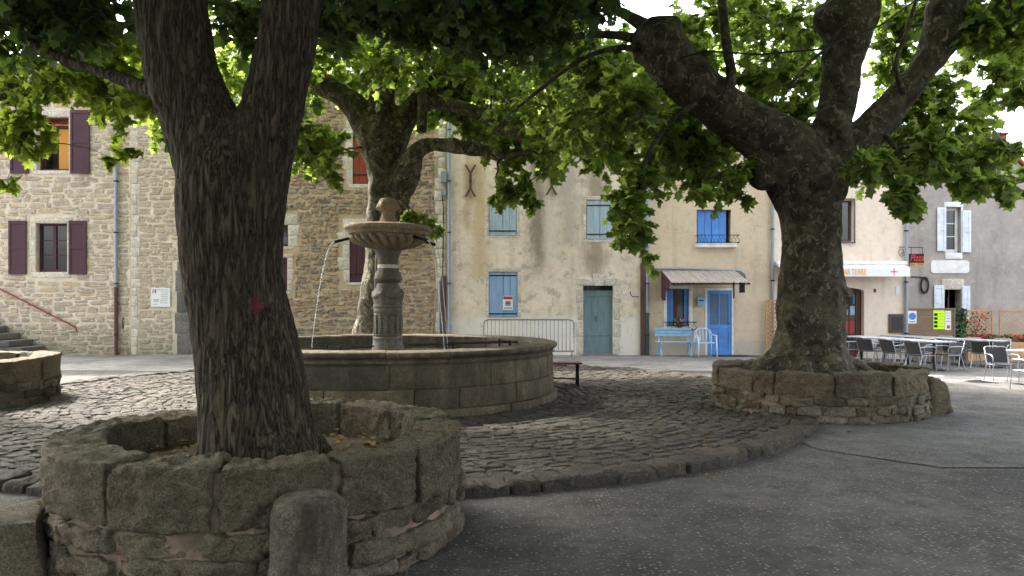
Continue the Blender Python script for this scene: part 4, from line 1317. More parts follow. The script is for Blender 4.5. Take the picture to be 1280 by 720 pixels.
# tin canopy on brackets
xa, xb = fx(826.5), fx(918); yb, yf_ = YF - .004, 21.72; zb_, zf_ = fz(338), fz(353.5, 21.72)
fr = MB()
for x in (xa + .02, xb - .02):
    fr.tube([(x, yb, zb_ - .03), (x, yf_ + .02, zf_ - .03)], .018, 8); fr.tube([(x, yb - .02, zb_ - .85), (x, yb - .02, zb_)], .018, 8)
fr.tube([(xa, yf_ + .03, zf_ - .03), (xb, yf_ + .03, zf_ - .03)], .018, 8); fr.tube([(xa, yb - .02, zb_ - .03), (xb, yb - .02, zb_ - .03)], .018, 8)
cn = fr.build('canopy', M['iron'], E_, True, 50)
tin = NT('weathered_tin_sheet')
nn = tin.noise(3, 6, .7, tin.map((2.5, .5, 1)))
M['tin'] = tin.done(tin.mix(tin.ramp(tin.rand(), [(0, 0), (1, .5)]), tin.ramp(nn, [(.3, C(120, 112, 106)), (.5, C(172, 166, 162)), (.68, C(158, 118, 98)), (.8, C(196, 192, 188))]), C(150, 140, 134)), .6, tin.bump(nn, .2, .01), .25)
for i in range(5):
    p = xa + (xb - xa) * i / 5; q = xa + (xb - xa) * (i + 1) / 5
    sh = MB(); n = 8
    for k in range(n):
        u0, u1 = p + (q - p) * k / n, p + (q - p) * (k + 1) / n
        h0, h1 = .018 * (k % 2), .018 * ((k + 1) % 2)
        e = .004 * (i % 2)
        sh.quad((u0, yf_, zf_ + h0 + e), (u1, yf_, zf_ + h1 + e), (u1, yb, zb_ + h1 + e), (u0, yb, zb_ + h0 + e))
        sh.quad((u0, yf_, zf_ + h0 + e - .006), (u0, yb, zb_ + h0 + e - .006), (u1, yb, zb_ + h1 + e - .006), (u1, yf_, zf_ + h1 + e - .006))
    sh.build('tin_sheet', M['tin'], cn)
for x, nm in ((xa + .02, 0), (xb - .02, 1)):
    for (ya, yc, drop) in ((yb - .03, yb - .55, .82), (yb - .57, yb - 1.05, .42)) if nm == 0 else ((yb - .57, yb - 1.1, .45),):
        sl = (zf_ - zb_) / (yf_ - yb)
        za, zc = zb_ + (ya - yb) * sl - .05, zb_ + (yc - yb) * sl - .05
        zl = min(za, zc) - drop + .1
        sp = MB(); sp.add([(x-.006, ya, za), (x-.006, yc, zc), (x-.006, yc, zl), (x-.006, ya, zl), (x+.006, ya, za), (x+.006, yc, zc), (x+.006, yc, zl), (x+.006, ya, zl)],
            [(0,1,2,3),(7,6,5,4),(0,4,5,1),(1,5,6,2),(2,6,7,3),(3,7,4,0)]); sp.build('side_panel', M['burgundy'], cn)
MB().tube([P(812, 335.5, YF) - Vector((0, .07, 0)), P(860, 336, YF) - Vector((0, .07, 0)), P(925, 338.5, YF) - Vector((0, .07, 0)), P(930, 343, YF) - Vector((0, .07, 0)), P(931, 348, YF) - Vector((0, .07, 0))], .035, 10).build('waste_pipe', M['zinc'], E_, True, 50)
downpipe(E_, 964.5, 134, 440, 'zinc', .048)

# --- pale house with the restaurant awning
fw1, fdr = (1040, 1067, 250, 302), (1040, 1080, 358, 447)
plF = m_plaster('pale_pink_render', C(234, 217, 200), C(226, 208, 189), C(232, 218, 204), C(216, 202, 188), .4, None, .6)
Ff, Fw = house('rendered_house', 'pale pinkish rendered house with a white restaurant awning and arched wooden door', 966, 1133.5, 186, [fw1, fdr], plF, depth=6)
window(Ff, *fw1, M['dark_wood'], 1, fw=.05)
wb = MB()
for p in ((1067.2, 1069, 249, 303),): wb.bbox(fx(p[0]), fx(p[1]), YF - .02, YF + .05, fz(p[3]), fz(p[2]))
wb.bbox(fx(1038), fx(1069), YF - .02, YF + .05, fz(249.8), fz(248)); wb.bbox(fx(1038), fx(1069), YF - .06, YF + .05, fz(304), fz(302.2))
wb.build('window_trim', M['grey_stone'], Ff)
ar = MB()        # arched head of the door opening
n = 10
xa, xb = fx(1040), fx(1080)
for k in range(n):
    u0, u1 = k / n, (k + 1) / n
    h = lambda u: fz(368) + (fz(358.3) - fz(368)) * math.sin(math.acos(abs(2 * (u * .5 + .5) - 1)) ) if False else fz(364) + (fz(358.5) - fz(364)) * math.sqrt(max(0, 1 - u * u))
    p, q = xa + (xb - xa) * u0, xa + (xb - xa) * u1
    ar.add([(p, YF + .003, h(u0)), (q, YF + .003, h(u1)), (q, YF + .003, fz(357.8)), (p, YF + .003, fz(357.8)), (p, YF + .3, h(u0)), (q, YF + .3, h(u1)), (q, YF + .3, fz(357.8)), (p, YF + .3, fz(357.8))],
        [(0,1,2,3),(4,7,6,5),(0,4,5,1),(3,2,6,7)])
ar.build('arch', plF, Ff)
gd = MB()
for p in ((1040.2, 1047), (1054, 1057), (1073, 1079.8)): gd.bbox(fx(p[0]), fx(p[1]), YF + .18, YF + .24, fz(446), fz(358.5))
for p in ((358.5, 366), (440, 446)): gd.bbox(fx(1057), fx(1073), YF + .182, YF + .238, fz(p[1]), fz(p[0]))
for z in (380, 398, 418): gd.bbox(fx(1057), fx(1073), YF + .19, YF + .23, fz(z + .7), fz(z - .7))
gd.bbox(fx(1064.4), fx(1065.8), YF + .191, YF + .229, fz(440), fz(366))
gd = gd.build('door', M['brown_wood'], Ff)
for i, (t_, b_) in enumerate(((366, 380), (380, 398), (398, 418), (418, 440))):
    for (p, q) in ((1057, 1064.4), (1065.8, 1073)):
        bx('pane', p, q, t_ + .6, b_ - .6, YF + .205, YF + .211, 'glass', gd, bev=.001)
for (p, q, t_, b_, m) in ((1058, 1063.5, 368, 379.5, 'poster_blue'), (1066.5, 1072, 368, 379.5, 'poster_blue'), (1058, 1063.5, 382.5, 394, 'light_blue'), (1066.5, 1072, 382.5, 394, 'light_blue'), (1058.5, 1064, 401, 417, 'poster_red'), (1066.3, 1071, 401, 417, 'poster_red')):
    bx('poster', p, q, t_, b_, YF + .200, YF + .2035, m, gd, bev=.0005)
aw = MB(); aw.bbox(fx(968), fx(1128.5), YF - .28, YF - .01, fz(331.5), fz(327), .02)
aw = aw.build('awning', M['white_paint'], Ff)
cv = MB(); xa, xb = fx(968), fx(1127)
ya, za, yb2, zb2 = YF - .2, fz(331.6), YF - .62, fz(335, YF - .62)
zc2 = fz(345.5, YF - .62)
cv.add([(xa, ya, za), (xb, ya, za), (xb - .06, yb2, zb2), (xa, yb2, zb2), (xb - .06, yb2, zc2), (xa, yb2, zc2)], [(0, 1, 2, 3), (3, 2, 4, 5)])
cv.add([(xa, ya, za - .012), (xb, ya, za - .012), (xb - .06, yb2 + .01, zb2 - .012), (xa, yb2 + .01, zb2 - .012), (xb - .06, yb2 + .01, zc2), (xa, yb2 + .01, zc2)], [(3, 2, 1, 0), (5, 4, 2, 3)])
cv = cv.build('canvas', M['canvas'], aw)
text('BAR TERRE', .25, (fx(1067, YF - .63), YF - .632, fz(340, YF - .63)), M['orange_ink'], cv, sx=.62)
text('PIZZA', .25, (fx(1038, YF - .63), YF - .632, fz(340, YF - .63)), M['red_ink'], cv, sx=.7)
for an in (0, math.pi / 2):
    dx, dz = math.cos(an) * .09, math.sin(an) * .09
    x, z = fx(1118, YF - .63), fz(339.5, YF - .63)
    MB().bbox(x - dx - .022, x + dx + .022, yb2 - .004, yb2 - .001, z - dz - .022, z + dz + .022, .0005).build('emblem', M['pink_ink'], cv)
bx('vent', 1092, 1095, 361, 365.5, YF - .012, YF + .01, 'terracotta', Ff, bev=.002)
bx('small_sign', 1119.5, 1124, 358, 368, YF - .02, YF - .0, 'poster_white', Ff, bev=.002)
mn = bx('menu_board', 1110.5, 1128.5, 392.5, 416, YF - .06, YF - .004, 'dark_wood', Ff)
bx('board_face', 1113, 1126, 396.5, 412, YF - .064, YF - .058, 'weave', mn, bev=.001)
bx('board_slat', 1112, 1127.5, 395, 396.4, YF - .072, YF - .058, 'dark_wood', mn, bev=.001)
bx('board_slat', 1112, 1127.5, 412.2, 413.6, YF - .072, YF - .058, 'dark_wood', mn, bev=.001)
downpipe(Ff, 1131, 190, 442, 'zinc', .05)

# --- grey gabled house set back behind the terrace
YG = 25.0
plG = m_plaster('grey_cement_render', C(172, 164, 156), C(154, 147, 140), C(180, 173, 166), C(164, 156, 149), .5, None, .6)
gw1, gw2 = (1182.5, 1201, 259, 316), (1180.5, 1201, 362, 400)
G_, Gw = house('rendered_house', 'grey rendered house with white shutters and a sloping gable roof', 1134, 1252, 186, [gw1, gw2], plG, YG, 6.0, False)
ext = MB()
poly = [(1252, 460), (1252, 181), (1284, 216), (1420, 330), (1420, 460)]
vs = [(fx(a, YG), YG, fz(b, YG)) for a, b in poly] + [(fx(a, YG), YG + 6, fz(b, YG)) for a, b in poly]
n = len(poly)
ext.add(vs, [tuple(range(n)), tuple(range(2*n-1, n-1, -1))] + [(i, (i+1) % n, (i+1) % n + n, i + n) for i in range(n)])
ext.build('gable_wall', plG, G_)
rf = MB()
pts = [(1130, 184), (1250, 179.5), (1286, 215), (1424, 331)]
for i in range(3):
    (a, b), (c, d) = pts[i], pts[i+1]
    A0, B0 = Vector((fx(a, YG), 0, fz(b, YG))), Vector((fx(c, YG), 0, fz(d, YG)))
    for lo, hi_ in ((.0, .10),):
        vv = []
        for yy in (YG - .12, YG + 6.1):
            for pnt in (A0, B0):
                vv += [(pnt.x, yy, pnt.z + lo), (pnt.x, yy, pnt.z + hi_)]
        rf.add(vv, [(0, 2, 3, 1), (4, 5, 7, 6), (1, 3, 7, 5), (0, 4, 6, 2), (0, 1, 5, 4), (2, 6, 7, 3)])
rf = rf.build('roof', M['terracotta'], G_)
ch = MB(); ch.bbox(fx(1240, YG + 1), fx(1254, YG + 1), YG + .8, YG + 1.3, fz(195, YG + 1), fz(170, YG + 1), .02); ch.bbox(fx(1239, YG + 1), fx(1255, YG + 1), YG + .75, YG + 1.35, fz(170, YG + 1), fz(167.5, YG + 1), .01)
ch.build('chimney', M['terracotta'], rf)
window(G_, *gw1, M['white_paint'], 3, YG, cas=1, fw=.09)
window(G_, 1180.5, 1190.5, 362, 400, M['burgundy'], 1, YG, cas=1, fw=.2)
surround(G_, *gw1, .07, 'white_paint', YG, .20, 1, .16, .03, seed=21)
surround(G_, *gw2, .10, 'lime_stone', YG, 0, 2, .35, .03, seed=22)
for (a, b, c, d) in ((1170.5, 1181.5, 259.5, 314), (1202, 1212.5, 263, 315.5), (1166.5, 1179, 356.5, 400), (1201.5, 1211.5, 357.5, 400)):
    shutter(G_, a, b, c, d, M['shutter_white'], 'panel', YG, .03)
wp = MB(); p = [(1166, 325.5), (1208, 325.5), (1211, 327.5), (1211, 339.5), (1208, 341.5), (1166, 341.5), (1163, 339.5), (1163, 327.5)]
vs = [(fx(a, YG), YG - .03, fz(b, YG)) for a, b in p] + [(fx(a, YG), YG + .01, fz(b, YG)) for a, b in p]
wp.add(vs, [tuple(range(8)), tuple(range(15, 7, -1))] + [(i, (i+1) % 8, (i+1) % 8 + 8, i + 8) for i in range(8)]); wp.build('blank_panel', M['white_paint'], G_)
# hanging sign on a scrolled bracket
ybk = YF + .6
sg = thing('hanging_sign', 'black hanging sign with red script lettering on an iron bracket', 'sign', (fx(1146, ybk), ybk, fz(333, ybk)))
br = MB(); br.tube([(fx(1122.5, YF), YF - .06, fz(309, YF)), P(1132, 309, YF - .06), P(1154, 309.5, ybk)], .012, 8)
sc_ = [P(1127 + 4.5 * math.cos(u) * (1 - u / 14), 315 + 6 * math.sin(u) * (1 - u / 14), YF - .06) for u in [k * .45 for k in range(20)]]
br.tube(sc_, .009, 6)
for px in (1139, 1153): br.tube([P(px, 309.5, ybk - .1 if px < 1145 else ybk), P(px, 317.5, ybk)], .008, 6)
br.build('bracket', M['iron'], sg, True)
bd = MB(); bd.bbox(fx(1136.5, ybk), fx(1154.5, ybk), ybk - .03, ybk + .03, fz(332.5, ybk), fz(317.2, ybk), .006); bd = bd.build('board', M['ink'], sg)
text('Pizza', .30, (fx(1145.5, ybk), ybk - .032, fz(322.6, ybk)), M['red_ink'], bd, shear=.25, sx=.72)
MB().bbox(fx(1136.6, ybk), fx(1154.4, ybk), ybk - .034, ybk - .0295, fz(332.3, ybk), fz(328.8, ybk), .001).build('strip', M['yellow_ink'], bd)
text('BAR TERRE', .085, (fx(1145.5, ybk), ybk - .036, fz(330.5, ybk)), M['ink'], bd)
hz = MB(); pts = [P(1156 + 4.6 * math.cos(u), 356 + 9.5 * math.sin(u) + (0 if u < 6.2 else .8), YG - .05 - .012 * (u // 6.283)) for u in [k * .35 for k in range(54)]]
hz.tube([P(1139, 346, YG - .03), P(1150, 346.3, YG - .03), P(1160, 348, YG - .03)] , .02, 6)
hz.tube(pts, .026, 8)
hz.build('coiled_hose', M['cable'], G_, True)

# ------------------------------------------------------------ street things
# crowd barrier
YB = 22.35
xa, xb = fx(604.5, YB), fx(717.5, YB)
bt_ = thing('crowd_barrier', 'galvanised steel crowd barrier standing before the stained house', 'barrier', ((xa + xb) / 2, YB, 0))
zt, zb = fz(399.5, YB), fz(439, YB)
fr = MB()
pts = [(xa, YB, zb), (xa, YB, zt - .12), (xa + .035, YB, zt - .035), (xa + .12, YB, zt), (xb - .12, YB, zt), (xb - .035, YB, zt - .035), (xb, YB, zt - .12), (xb, YB, zb), (xa, YB, zb)]
fr.tube(pts, .024, 10, False)
fr.build('frame', M['galv'], bt_, True, 50)
bar = None
nb = 22
for i in range(nb):
    x = xa + (xb - xa) * (i + 1) / (nb + 1)
    if bar is None:
        bar = MB().tube([(x, YB, zb), (x, YB, zt)], .011, 6).build('bar', M['galv'], bt_, True); x_first = x
    else:
        c = bar.copy(); COL.objects.link(c); c.location = (x - x_first, 0, 0)
for s, x in ((-1, xa + .22), (1, xb - .06)):
    MB().tube([(x, YB, zb + .02), (x, YB - .06, .10), (x, YB - .27, .02), (x, YB - .29, .016)], .018, 8).build('foot', M['galv'], bt_, True)
    MB().tube([(x, YB, zb + .02), (x, YB + .06, .10), (x, YB + .27, .02), (x, YB + .29, .016)], .018, 8).build('foot', M['galv'], bt_, True)
for i, z in enumerate((zt - .2, zb + .12)):
    MB().tube([(xa - .01, YB, z), (xa - .07, YB, z), (xa - .09, YB, z + .03), (xa - .09, YB, z + .09)], .01, 6).build('coupling_hook', M['galv'], bt_, True)

# light blue slatted bench under the window
bn = thing('park_bench', 'light blue slatted bench with scrolled legs under the canopy window', 'bench', (fx(845, 22.7), 22.7, 0))
x0, x1 = fx(821, 22.6), fx(868, 22.6)
for i, z in enumerate((.80, .715, .63)):
    MB().bbox(x0, x1, 22.93 - i * .022, 22.955 - i * .022, z - .034, z + .034, .006).build('back_slat', M['light_blue'], bn)
for i in range(4):
    MB().bbox(x0, x1, 22.48 + i * .10, 22.56 + i * .10, .425, .45, .006).build('seat_slat', M['light_blue'], bn)
for x in (x0 + .12, x1 - .12):
    MB().tube([(x, 22.50, .0), (x, 22.47, .06), (x, 22.55, .16), (x, 22.60, .26), (x, 22.52, .36), (x, 22.47, .41)], .022, 8).build('leg', M['light_blue'], bn, True)
    MB().tube([(x, 22.98, .0), (x, 23.0, .06), (x, 22.90, .2), (x, 22.84, .32), (x, 22.88, .42), (x, 22.93, .6), (x, 22.975, .84)], .022, 8).build('leg', M['light_blue'], bn, True)
    MB().tube([(x, 22.47, .412), (x, 22.88, .412)], .018, 8).build('rail', M['light_blue'], bn, True)
# pale blue moulded garden chair
gc = thing('garden_chair', 'pale blue moulded garden chair by the bright blue door', 'chair', (fx(882, 22.6), 22.6, 0))
M['plastic'] = m_plain('pale_blue_plastic', C(190, 214, 240), .4, .05)
cx = fx(882, 22.6)
MB().bbox(cx - .23, cx + .23, 22.40, 22.84, .40, .43, .015).build('seat', M['plastic'], gc, True, 40)
for i in range(5):
    x = cx - .18 + i * .09
    MB().tube([(x, 22.84, .44), (x * 1 + (x - cx) * .08, 22.90, .62), (x + (x - cx) * .05, 22.95, .79)], .019, 6).build('back_slat', M['plastic'], gc, True)
MB().tube([(cx - .24, 22.90, .66), (cx - .22, 22.94, .76), (cx - .1, 22.955, .82), (cx + .1, 22.955, .82), (cx + .22, 22.94, .76), (cx + .24, 22.90, .66)], .024, 8).build('back_rim', M['plastic'], gc, True)
for s in (-1, 1):
    MB().tube([(cx + s * .24, 22.92, .66), (cx + s * .28, 22.7, .64), (cx + s * .28, 22.45, .63), (cx + s * .26, 22.38, .58)], .024, 8).build('armrest', M['plastic'], gc, True)
    MB().tube([(cx + s * .26, 22.38, .60), (cx + s * .27, 22.34, 0)], [.026, .02], 8).build('leg', M['plastic'], gc, True)
    MB().tube([(cx + s * .24, 22.90, .66), (cx + s * .25, 22.95, 0)], [.026, .02], 8).build('leg', M['plastic'], gc, True)
# dark red bench behind the fountain, end on
rb_ = thing('park_bench', 'dark red bench half hidden behind the fountain basin', 'bench', (.94, 14.3, .07))
M['red_bench'] = m_paint('dark_red_paint', C(104, 44, 44), .2, .5, C(70, 36, 36), 7)
for i in range(3):
    MB().bbox(.58, 1.30, 14.15 + i * .125, 14.265 + i * .125, .475, .505, .008).build('seat_slat', M['red_bench'], rb_)
for x in (.68, 1.22):
    MB().tube([(x, 14.18, .07), (x, 14.2, .475)], .022, 8).build('leg', M['iron'], rb_, True)
    MB().tube([(x, 14.5, .07), (x, 14.48, .475)], .022, 8).build('leg', M['iron'], rb_, True)
    MB().tube([(x, 14.17, .465), (x, 14.51, .465)], .016, 8).build('rail', M['iron'], rb_, True)
MB().tube([(.68, 14.34, .2), (1.22, 14.34, .2)], .014, 8).build('stretcher', M['iron'], rb_, True)

# terrace chair and table
def make_chair():
    t = thing('terrace_chair', '-', 'chair')
    mb = MB(); v, f = rblock(.21, .21, .012, .01, (4, 4, 1))
    v[:, 2] -= .02 * np.cos(v[:, 0] / .21 * 1.4) * .6
    mb.add(v + np.array([0, 0, .44]), f).build('seat', M['weave'], t, True, 50)
    bk = MB(); n = 8
    vs = []
    for k in range(5):
        z = .46 + .33 * k / 4
        for i in range(n + 1):
            a = -1 + 2 * i / n
            vs.append((a * .215, .20 + .10 * k / 4 + .03 * (1 - a * a), z))
    m = n + 1
    fs = [(k*m+i, k*m+i+1, (k+1)*m+i+1, (k+1)*m+i) for k in range(4) for i in range(n)]
    q = len(vs)
    vs2 = [(x, y + .014, z) for x, y, z in vs]
    rim = [i for i in range(m)] + [k*m+n for k in range(1, 5)] + [4*m+i for i in range(n-1, -1, -1)] + [k*m for k in range(3, 0, -1)]
    fs += [tuple(i + q for i in reversed(f_)) for f_ in fs]
    fs += [(rim[i], rim[(i+1) % len(rim)], rim[(i+1) % len(rim)] + q, rim[i] + q) for i in range(len(rim))]
    bk.add(vs + vs2, fs).build('backrest', M['weave'], t, True, 50)
    MB().tube([(-.225, .20, .45), (-.228, .315, .80), (-.18, .335, .83), (.18, .335, .83), (.228, .315, .80), (.225, .20, .45)], .013, 8).build('back_frame', M['alu'], t, True, 60)
    for s in (-1, 1):
        MB().tube([(s * .235, .27, .64), (s * .27, .12, .665), (s * .275, -.16, .665), (s * .27, -.24, .63), (s * .262, -.25, .56)], .015, 8).build('armrest', M['alu'], t, True, 60)
        MB().tube([(s * .262, -.25, .57), (s * .25, -.235, .40), (s * .26, -.27, .0)], .013, 8).build('leg', M['alu'], t, True, 60)
        MB().tube([(s * .225, .18, .44), (s * .235, .24, .25), (s * .24, .31, .0)], .013, 8).build('leg', M['alu'], t, True, 60)
        MB().tube([(s * .222, -.23, .425), (s * .222, .20, .425)], .012, 8).build('seat_rail', M['alu'], t, True, 60)
    for c in t.children:
        c.data.transform(Matrix.Diagonal((.93, .95, .90, 1)))
    return t
def make_table():
    t = thing('terrace_table', '-', 'table')
    MB().bbox(-.35, .35, -.35, .35, .715, .738, .006).build('table_top', M['table_top'], t)
    ed = MB()
    for p in ((-.356, .356, -.356, -.350), (-.356, .356, .350, .356), (-.356, -.350, -.350, .350), (.350, .356, -.350, .350)):
        ed.bbox(p[0], p[1], p[2], p[3], .70, .736, .002)
    ed.build('edge_band', M['alu'], t)
    MB().tube([(0, 0, .03), (0, 0, .70)], .035, 10).build('leg', M['black_metal'], t, True, 50)
    MB().bbox(-.28, .28, -.035, .035, .0, .03, .008).bbox(-.035, .035, -.28, .28, .001, .031, .008).build('base', M['black_metal'], t)
    return t
chair0, table0 = make_chair(), make_table()
used = {'c': False, 't': False}
def put(kind, x, y, rz, label, group):
    src = chair0 if kind == 'c' else table0
    z = gz(x) + .001
    if not used[kind]:
        used[kind] = True
        src.location = (x, y, z); src.rotation_euler = (0, 0, rz); src['label'] = label; src['group'] = group
        return src
    return dup(src, (x, y, z), rz, label, group)
rq = random.Random(14)
def row(p0, p1, n, lt, lc, gt, gc_, skipl=(), skipr=()):
    p0, p1 = Vector(p0), Vector(p1)
    d = (p1 - p0).normalized()
    ang = math.atan2(d.y, d.x)
    nrm = Vector((-d.y, d.x))           # towards the far/right side or left
    for i in range(n):
        c = p0 + d * (.37 + .735 * i)
        od = ('first', 'second', 'third', 'fourth')[i] + ' from the houses'
        put('t', c.x, c.y, ang, lt + ', ' + od, gt)
        for s, sk in ((1, skipl), (-1, skipr)):
            if i in sk: continue
            q = c + nrm * s * rq.uniform(.50, .62) + d * rq.uniform(-.06, .06)
            put('c', q.x, q.y, ang + (math.pi if s < 0 else 0) + rq.gauss(0, .12), lc + ', ' + ('plane tree' if (s < 0) == (nrm.x > 0) else 'far') + ' side, ' + od, gc_)
row((9.50, 21.55), (10.75, 18.75), 4, 'grey table in the terrace row nearer the plane tree', 'dark backed armchair at the nearer table row', 'tables in the nearer terrace row', 'chairs at the nearer terrace row')
row((11.30, 22.75), (13.45, 20.2), 4, 'grey table in the terrace row beside the trellis', 'dark backed armchair at the trellis table row', 'tables in the terrace row by the trellis', 'chairs at the terrace row by the trellis', skipl=(0,))
put('t', 10.62, 15.6, .35, 'square grey terrace table standing on its own on the open asphalt', 'lone terrace table')
del_grp = []
o = put('c', 9.98, 14.75, math.pi + .25, 'aluminium armchair with dark woven back turned towards the open asphalt', 'lone terrace chair')
o = put('c', 10.35, 16.25, -.2, 'aluminium armchair tucked behind the table standing on its own', 'lone terrace chair')

# notice board made of boards, with posters
YN = 23.75
nb_ = thing('notice_board', 'wooden notice board with a fluorescent yellow poster by the terrace', 'notice board', (fx(1162, YN), YN, gz(fx(1162, YN))))
for i in range(7):
    t_ = 387 + i * 9.1
    bx('board', 1133.5, 1191.5, t_ + .15, t_ + 8.95, YN, YN + .025, 'old_wood', nb_, YN, .004)
bx('top_rail', 1131, 1194, 385.2, 387, YN - .03, YN + .05, 'old_wood', nb_, YN)
for a in (1131.2, 1191.6): bx('post', a, a + 2.2, 386.8, 456, YN - .025, YN + .045, 'old_wood', nb_, YN)
p = bx('poster', 1135, 1145.5, 388.5, 404.5, YN - .012, YN - .004, 'poster_white', nb_, YN, .001)
MB().lathe([(.11, 0), (.11, .004)], (0, 0), 20)
dsk = MB(); n = 20
dsk.add([(fx(1140.2, YN) + .11 * math.cos(2*math.pi*k/n), YN - .0145, fz(395.3, YN) + .11 * math.sin(2*math.pi*k/n)) for k in range(n)], [tuple(range(n))]); dsk.build('print', M['poster_blue'], p)
bx('text_line', 1136.5, 1144, 401.5, 402.8, YN - .0145, YN - .0118, 'grey_ink', p, YN, .0005)
p = bx('poster', 1166.5, 1180.5, 388, 411.5, YN - .012, YN - .004, 'poster_yellow', nb_, YN, .001)
for i in range(4): bx('print', 1167.3, 1171.8, 391.5 + i * 4.8, 394.9 + i * 4.8, YN - .0145, YN - .0118, 'ink', p, YN, .0005)
for i in range(5): bx('text_line', 1173 + (i % 2), 1179.5, 391.5 + i * 4, 392.1 + i * 4, YN - .0145, YN - .0118, 'grey_ink', p, YN, .0005)
p = bx('poster', 1181, 1188.5, 388.5, 412.5, YN - .012, YN - .004, 'poster_white', nb_, YN, .001)
bx('print', 1183.5, 1187, 406.5, 410.5, YN - .0145, YN - .0118, 'poster_red', p, YN, .0005)
for i in range(4): bx('text_line', 1182, 1187.5, 391 + i * 3.4, 391.7 + i * 3.4, YN - .0145, YN - .0118, 'grey_ink', p, YN, .0005)
# trellises with flower boxes
def lattice(label, a, b, t, bt, both, y, boxes=True, nlat=8):
    root = thing('trellis', label, 'trellis', (fx((a + b) / 2, y), y, gz(fx(a, y))))
    x0, x1, z0, z1 = fx(a, y), fx(b, y), fz(bt, y), fz(t, y)
    for p in ((x0, x0 + .045, z0, z1), (x1 - .045, x1, z0, z1)): MB().bbox(p[0], p[1], y - .02, y + .02, p[2] - .6, p[3]).build('post', M['pine'], root)
    for p in ((z0, z0 + .04), (z1 - .04, z1)): MB().bbox(x0 + .045, x1 - .045, y - .018, y + .018, p[0], p[1]).build('rail', M['pine'], root)
    for dirn in ((1, -1) if both else (1,)):
        w_, h_ = x1 - x0, z1 - z0
        st_ = .135
        k = -h_
        while k < w_:
            # line x - x0 = k + s, z - z0 = s  (dir 1)
            s0, s1 = max(0, -k), min(h_, w_ - k)
            if s1 - s0 > .08:
                zz = lambda s: z0 + s if dirn == 1 else z1 - s
                A_, B_ = Vector((x0 + k + s0, y + .008 * dirn, zz(s0))), Vector((x0 + k + s1, y + .008 * dirn, zz(s1)))
                d = (B_ - A_).normalized(); nn_ = Vector((-d.z, 0, d.x)) * .014
                vs = []
                for off in (-.004, .004):
                    vs += [A_ + nn_ + Vector((0, off, 0)), A_ - nn_ + Vector((0, off, 0)), B_ - nn_ + Vector((0, off, 0)), B_ + nn_ + Vector((0, off, 0))]
                MB().add(vs, [(0,1,2,3),(7,6,5,4),(0,4,5,1),(1,5,6,2),(2,6,7,3),(3,7,4,0)]).build('lath', M['pine'], root)
            k += st_
    return root
YT = 23.85
lattice('pine trellis of crossed laths with roses climbing on it beside the notice board', 1207, 1241, 387.5, 424, True, YT)
lattice('pine trellis of diagonal laths above a flower box by the grey wall', 1249, 1292, 387.5, 424, False, YT)
lattice('narrow pine trellis against the tan house behind the plane tree', 957, 974, 375, 436, True, 23.1)
for (a, b, lb, sd_) in ((1206, 1242, 'wooden flower box of red geraniums under the crossed trellis', 4), (1248, 1294, 'wooden flower box of red geraniums under the diagonal trellis', 6)):
    y = YT - .45
    root = thing('flower_box', lb, 'flower box', (fx((a + b) / 2, y), y, gz(fx(a, y))))
    zt = fz(427, y); zb = gz(fx(a, y)) + .002
    for i in range(4):
        c = zb + (zt - zb) * i / 4; d = zb + (zt - zb) * (i + 1) / 4 - .006
        MB().bbox(fx(a, y), fx(b, y), y - .17, y - .15, c, d, .004).build('plank', M['pine'], root)
    MB().box(fx(a, y) + .004, fx(b, y) - .004, y - .149, y + .17, zb, zt - .03).build('box', M['old_wood'], root)
    tuft(root, ((fx(a, y) + fx(b, y)) / 2, y, zt + .08), ((fx(b, y) - fx(a, y)) / 2, .16, .13), 520, .05, M['geranium'], sd_)
vn = thing('climbing_plant', 'bushy green climbing plant between the notice board and the trellis', 'plant', (fx(1200, YT), YT, gz(fx(1200, YT))))
MB().tube([(fx(1199, YT), YT, gz(10)- .1), (fx(1201, YT), YT + .05, .8), (fx(1200, YT), YT, 1.5)], .02, 6).build('stem', M['brown_wood'], vn, True)
tuft(vn, (fx(1200.5, YT), YT, .55), (.17, .15, .85), 700, .06, M['vine'], 8, 'foliage')
vr = thing('climbing_rose', 'climbing rose with red blooms woven through the crossed trellis', 'plant', (fx(1220, YT), YT + .1, gz(fx(1220, YT))))
MB().tube([(fx(1216, YT), YT + .06, -.25), (fx(1219, YT), YT + .08, .5), (fx(1228, YT), YT + .06, 1.2)], .015, 6).build('stem', M['brown_wood'], vr, True)
tuft(vr, (fx(1223, YT), YT + .02, .85), (.30, .08, .42), 120, .05, M['geranium'], 9, 'foliage')
# painted dashes and a drain grate on the asphalt
M['road_paint'] = m_paint('worn_road_paint', C(225, 225, 222), .4, .8, C(120, 118, 115), 12)
for (px, py, w_) in ((1160, 471.5, .30), (1247, 473, .42), (1228, 477, .38), (1190, 478, .34)):
    D = 1.75 * F / (py - HZ)
    x = fx(px, D)
    o = MB().quad((x - w_, D - .09, gz(x - w_) + .006), (x + w_, D - .14, gz(x + w_) + .006), (x + w_, D + .06, gz(x + w_) + .006), (x - w_, D + .11, gz(x - w_) + .006)).build('painted_dash', M['road_paint'], None, kind='structure')
D = 1.78 * F / (480.5 - HZ); x = fx(1218, D)
dg_ = thing('drain_grate', 'flat dark iron drain grate set in the asphalt by the terrace', 'drain grate', (x, D, gz(x)))
MB().bbox(x - .32, x + .32, D - .32, D + .32, gz(x) - .03, gz(x) + .006, .003).build('frame', M['iron'], dg_)
for i in range(7): MB().bbox(x - .28, x + .28, D - .27 + i * .08, D - .23 + i * .08, gz(x) + .004, gz(x) + .012, .002).build('slat', M['black_metal'], dg_)

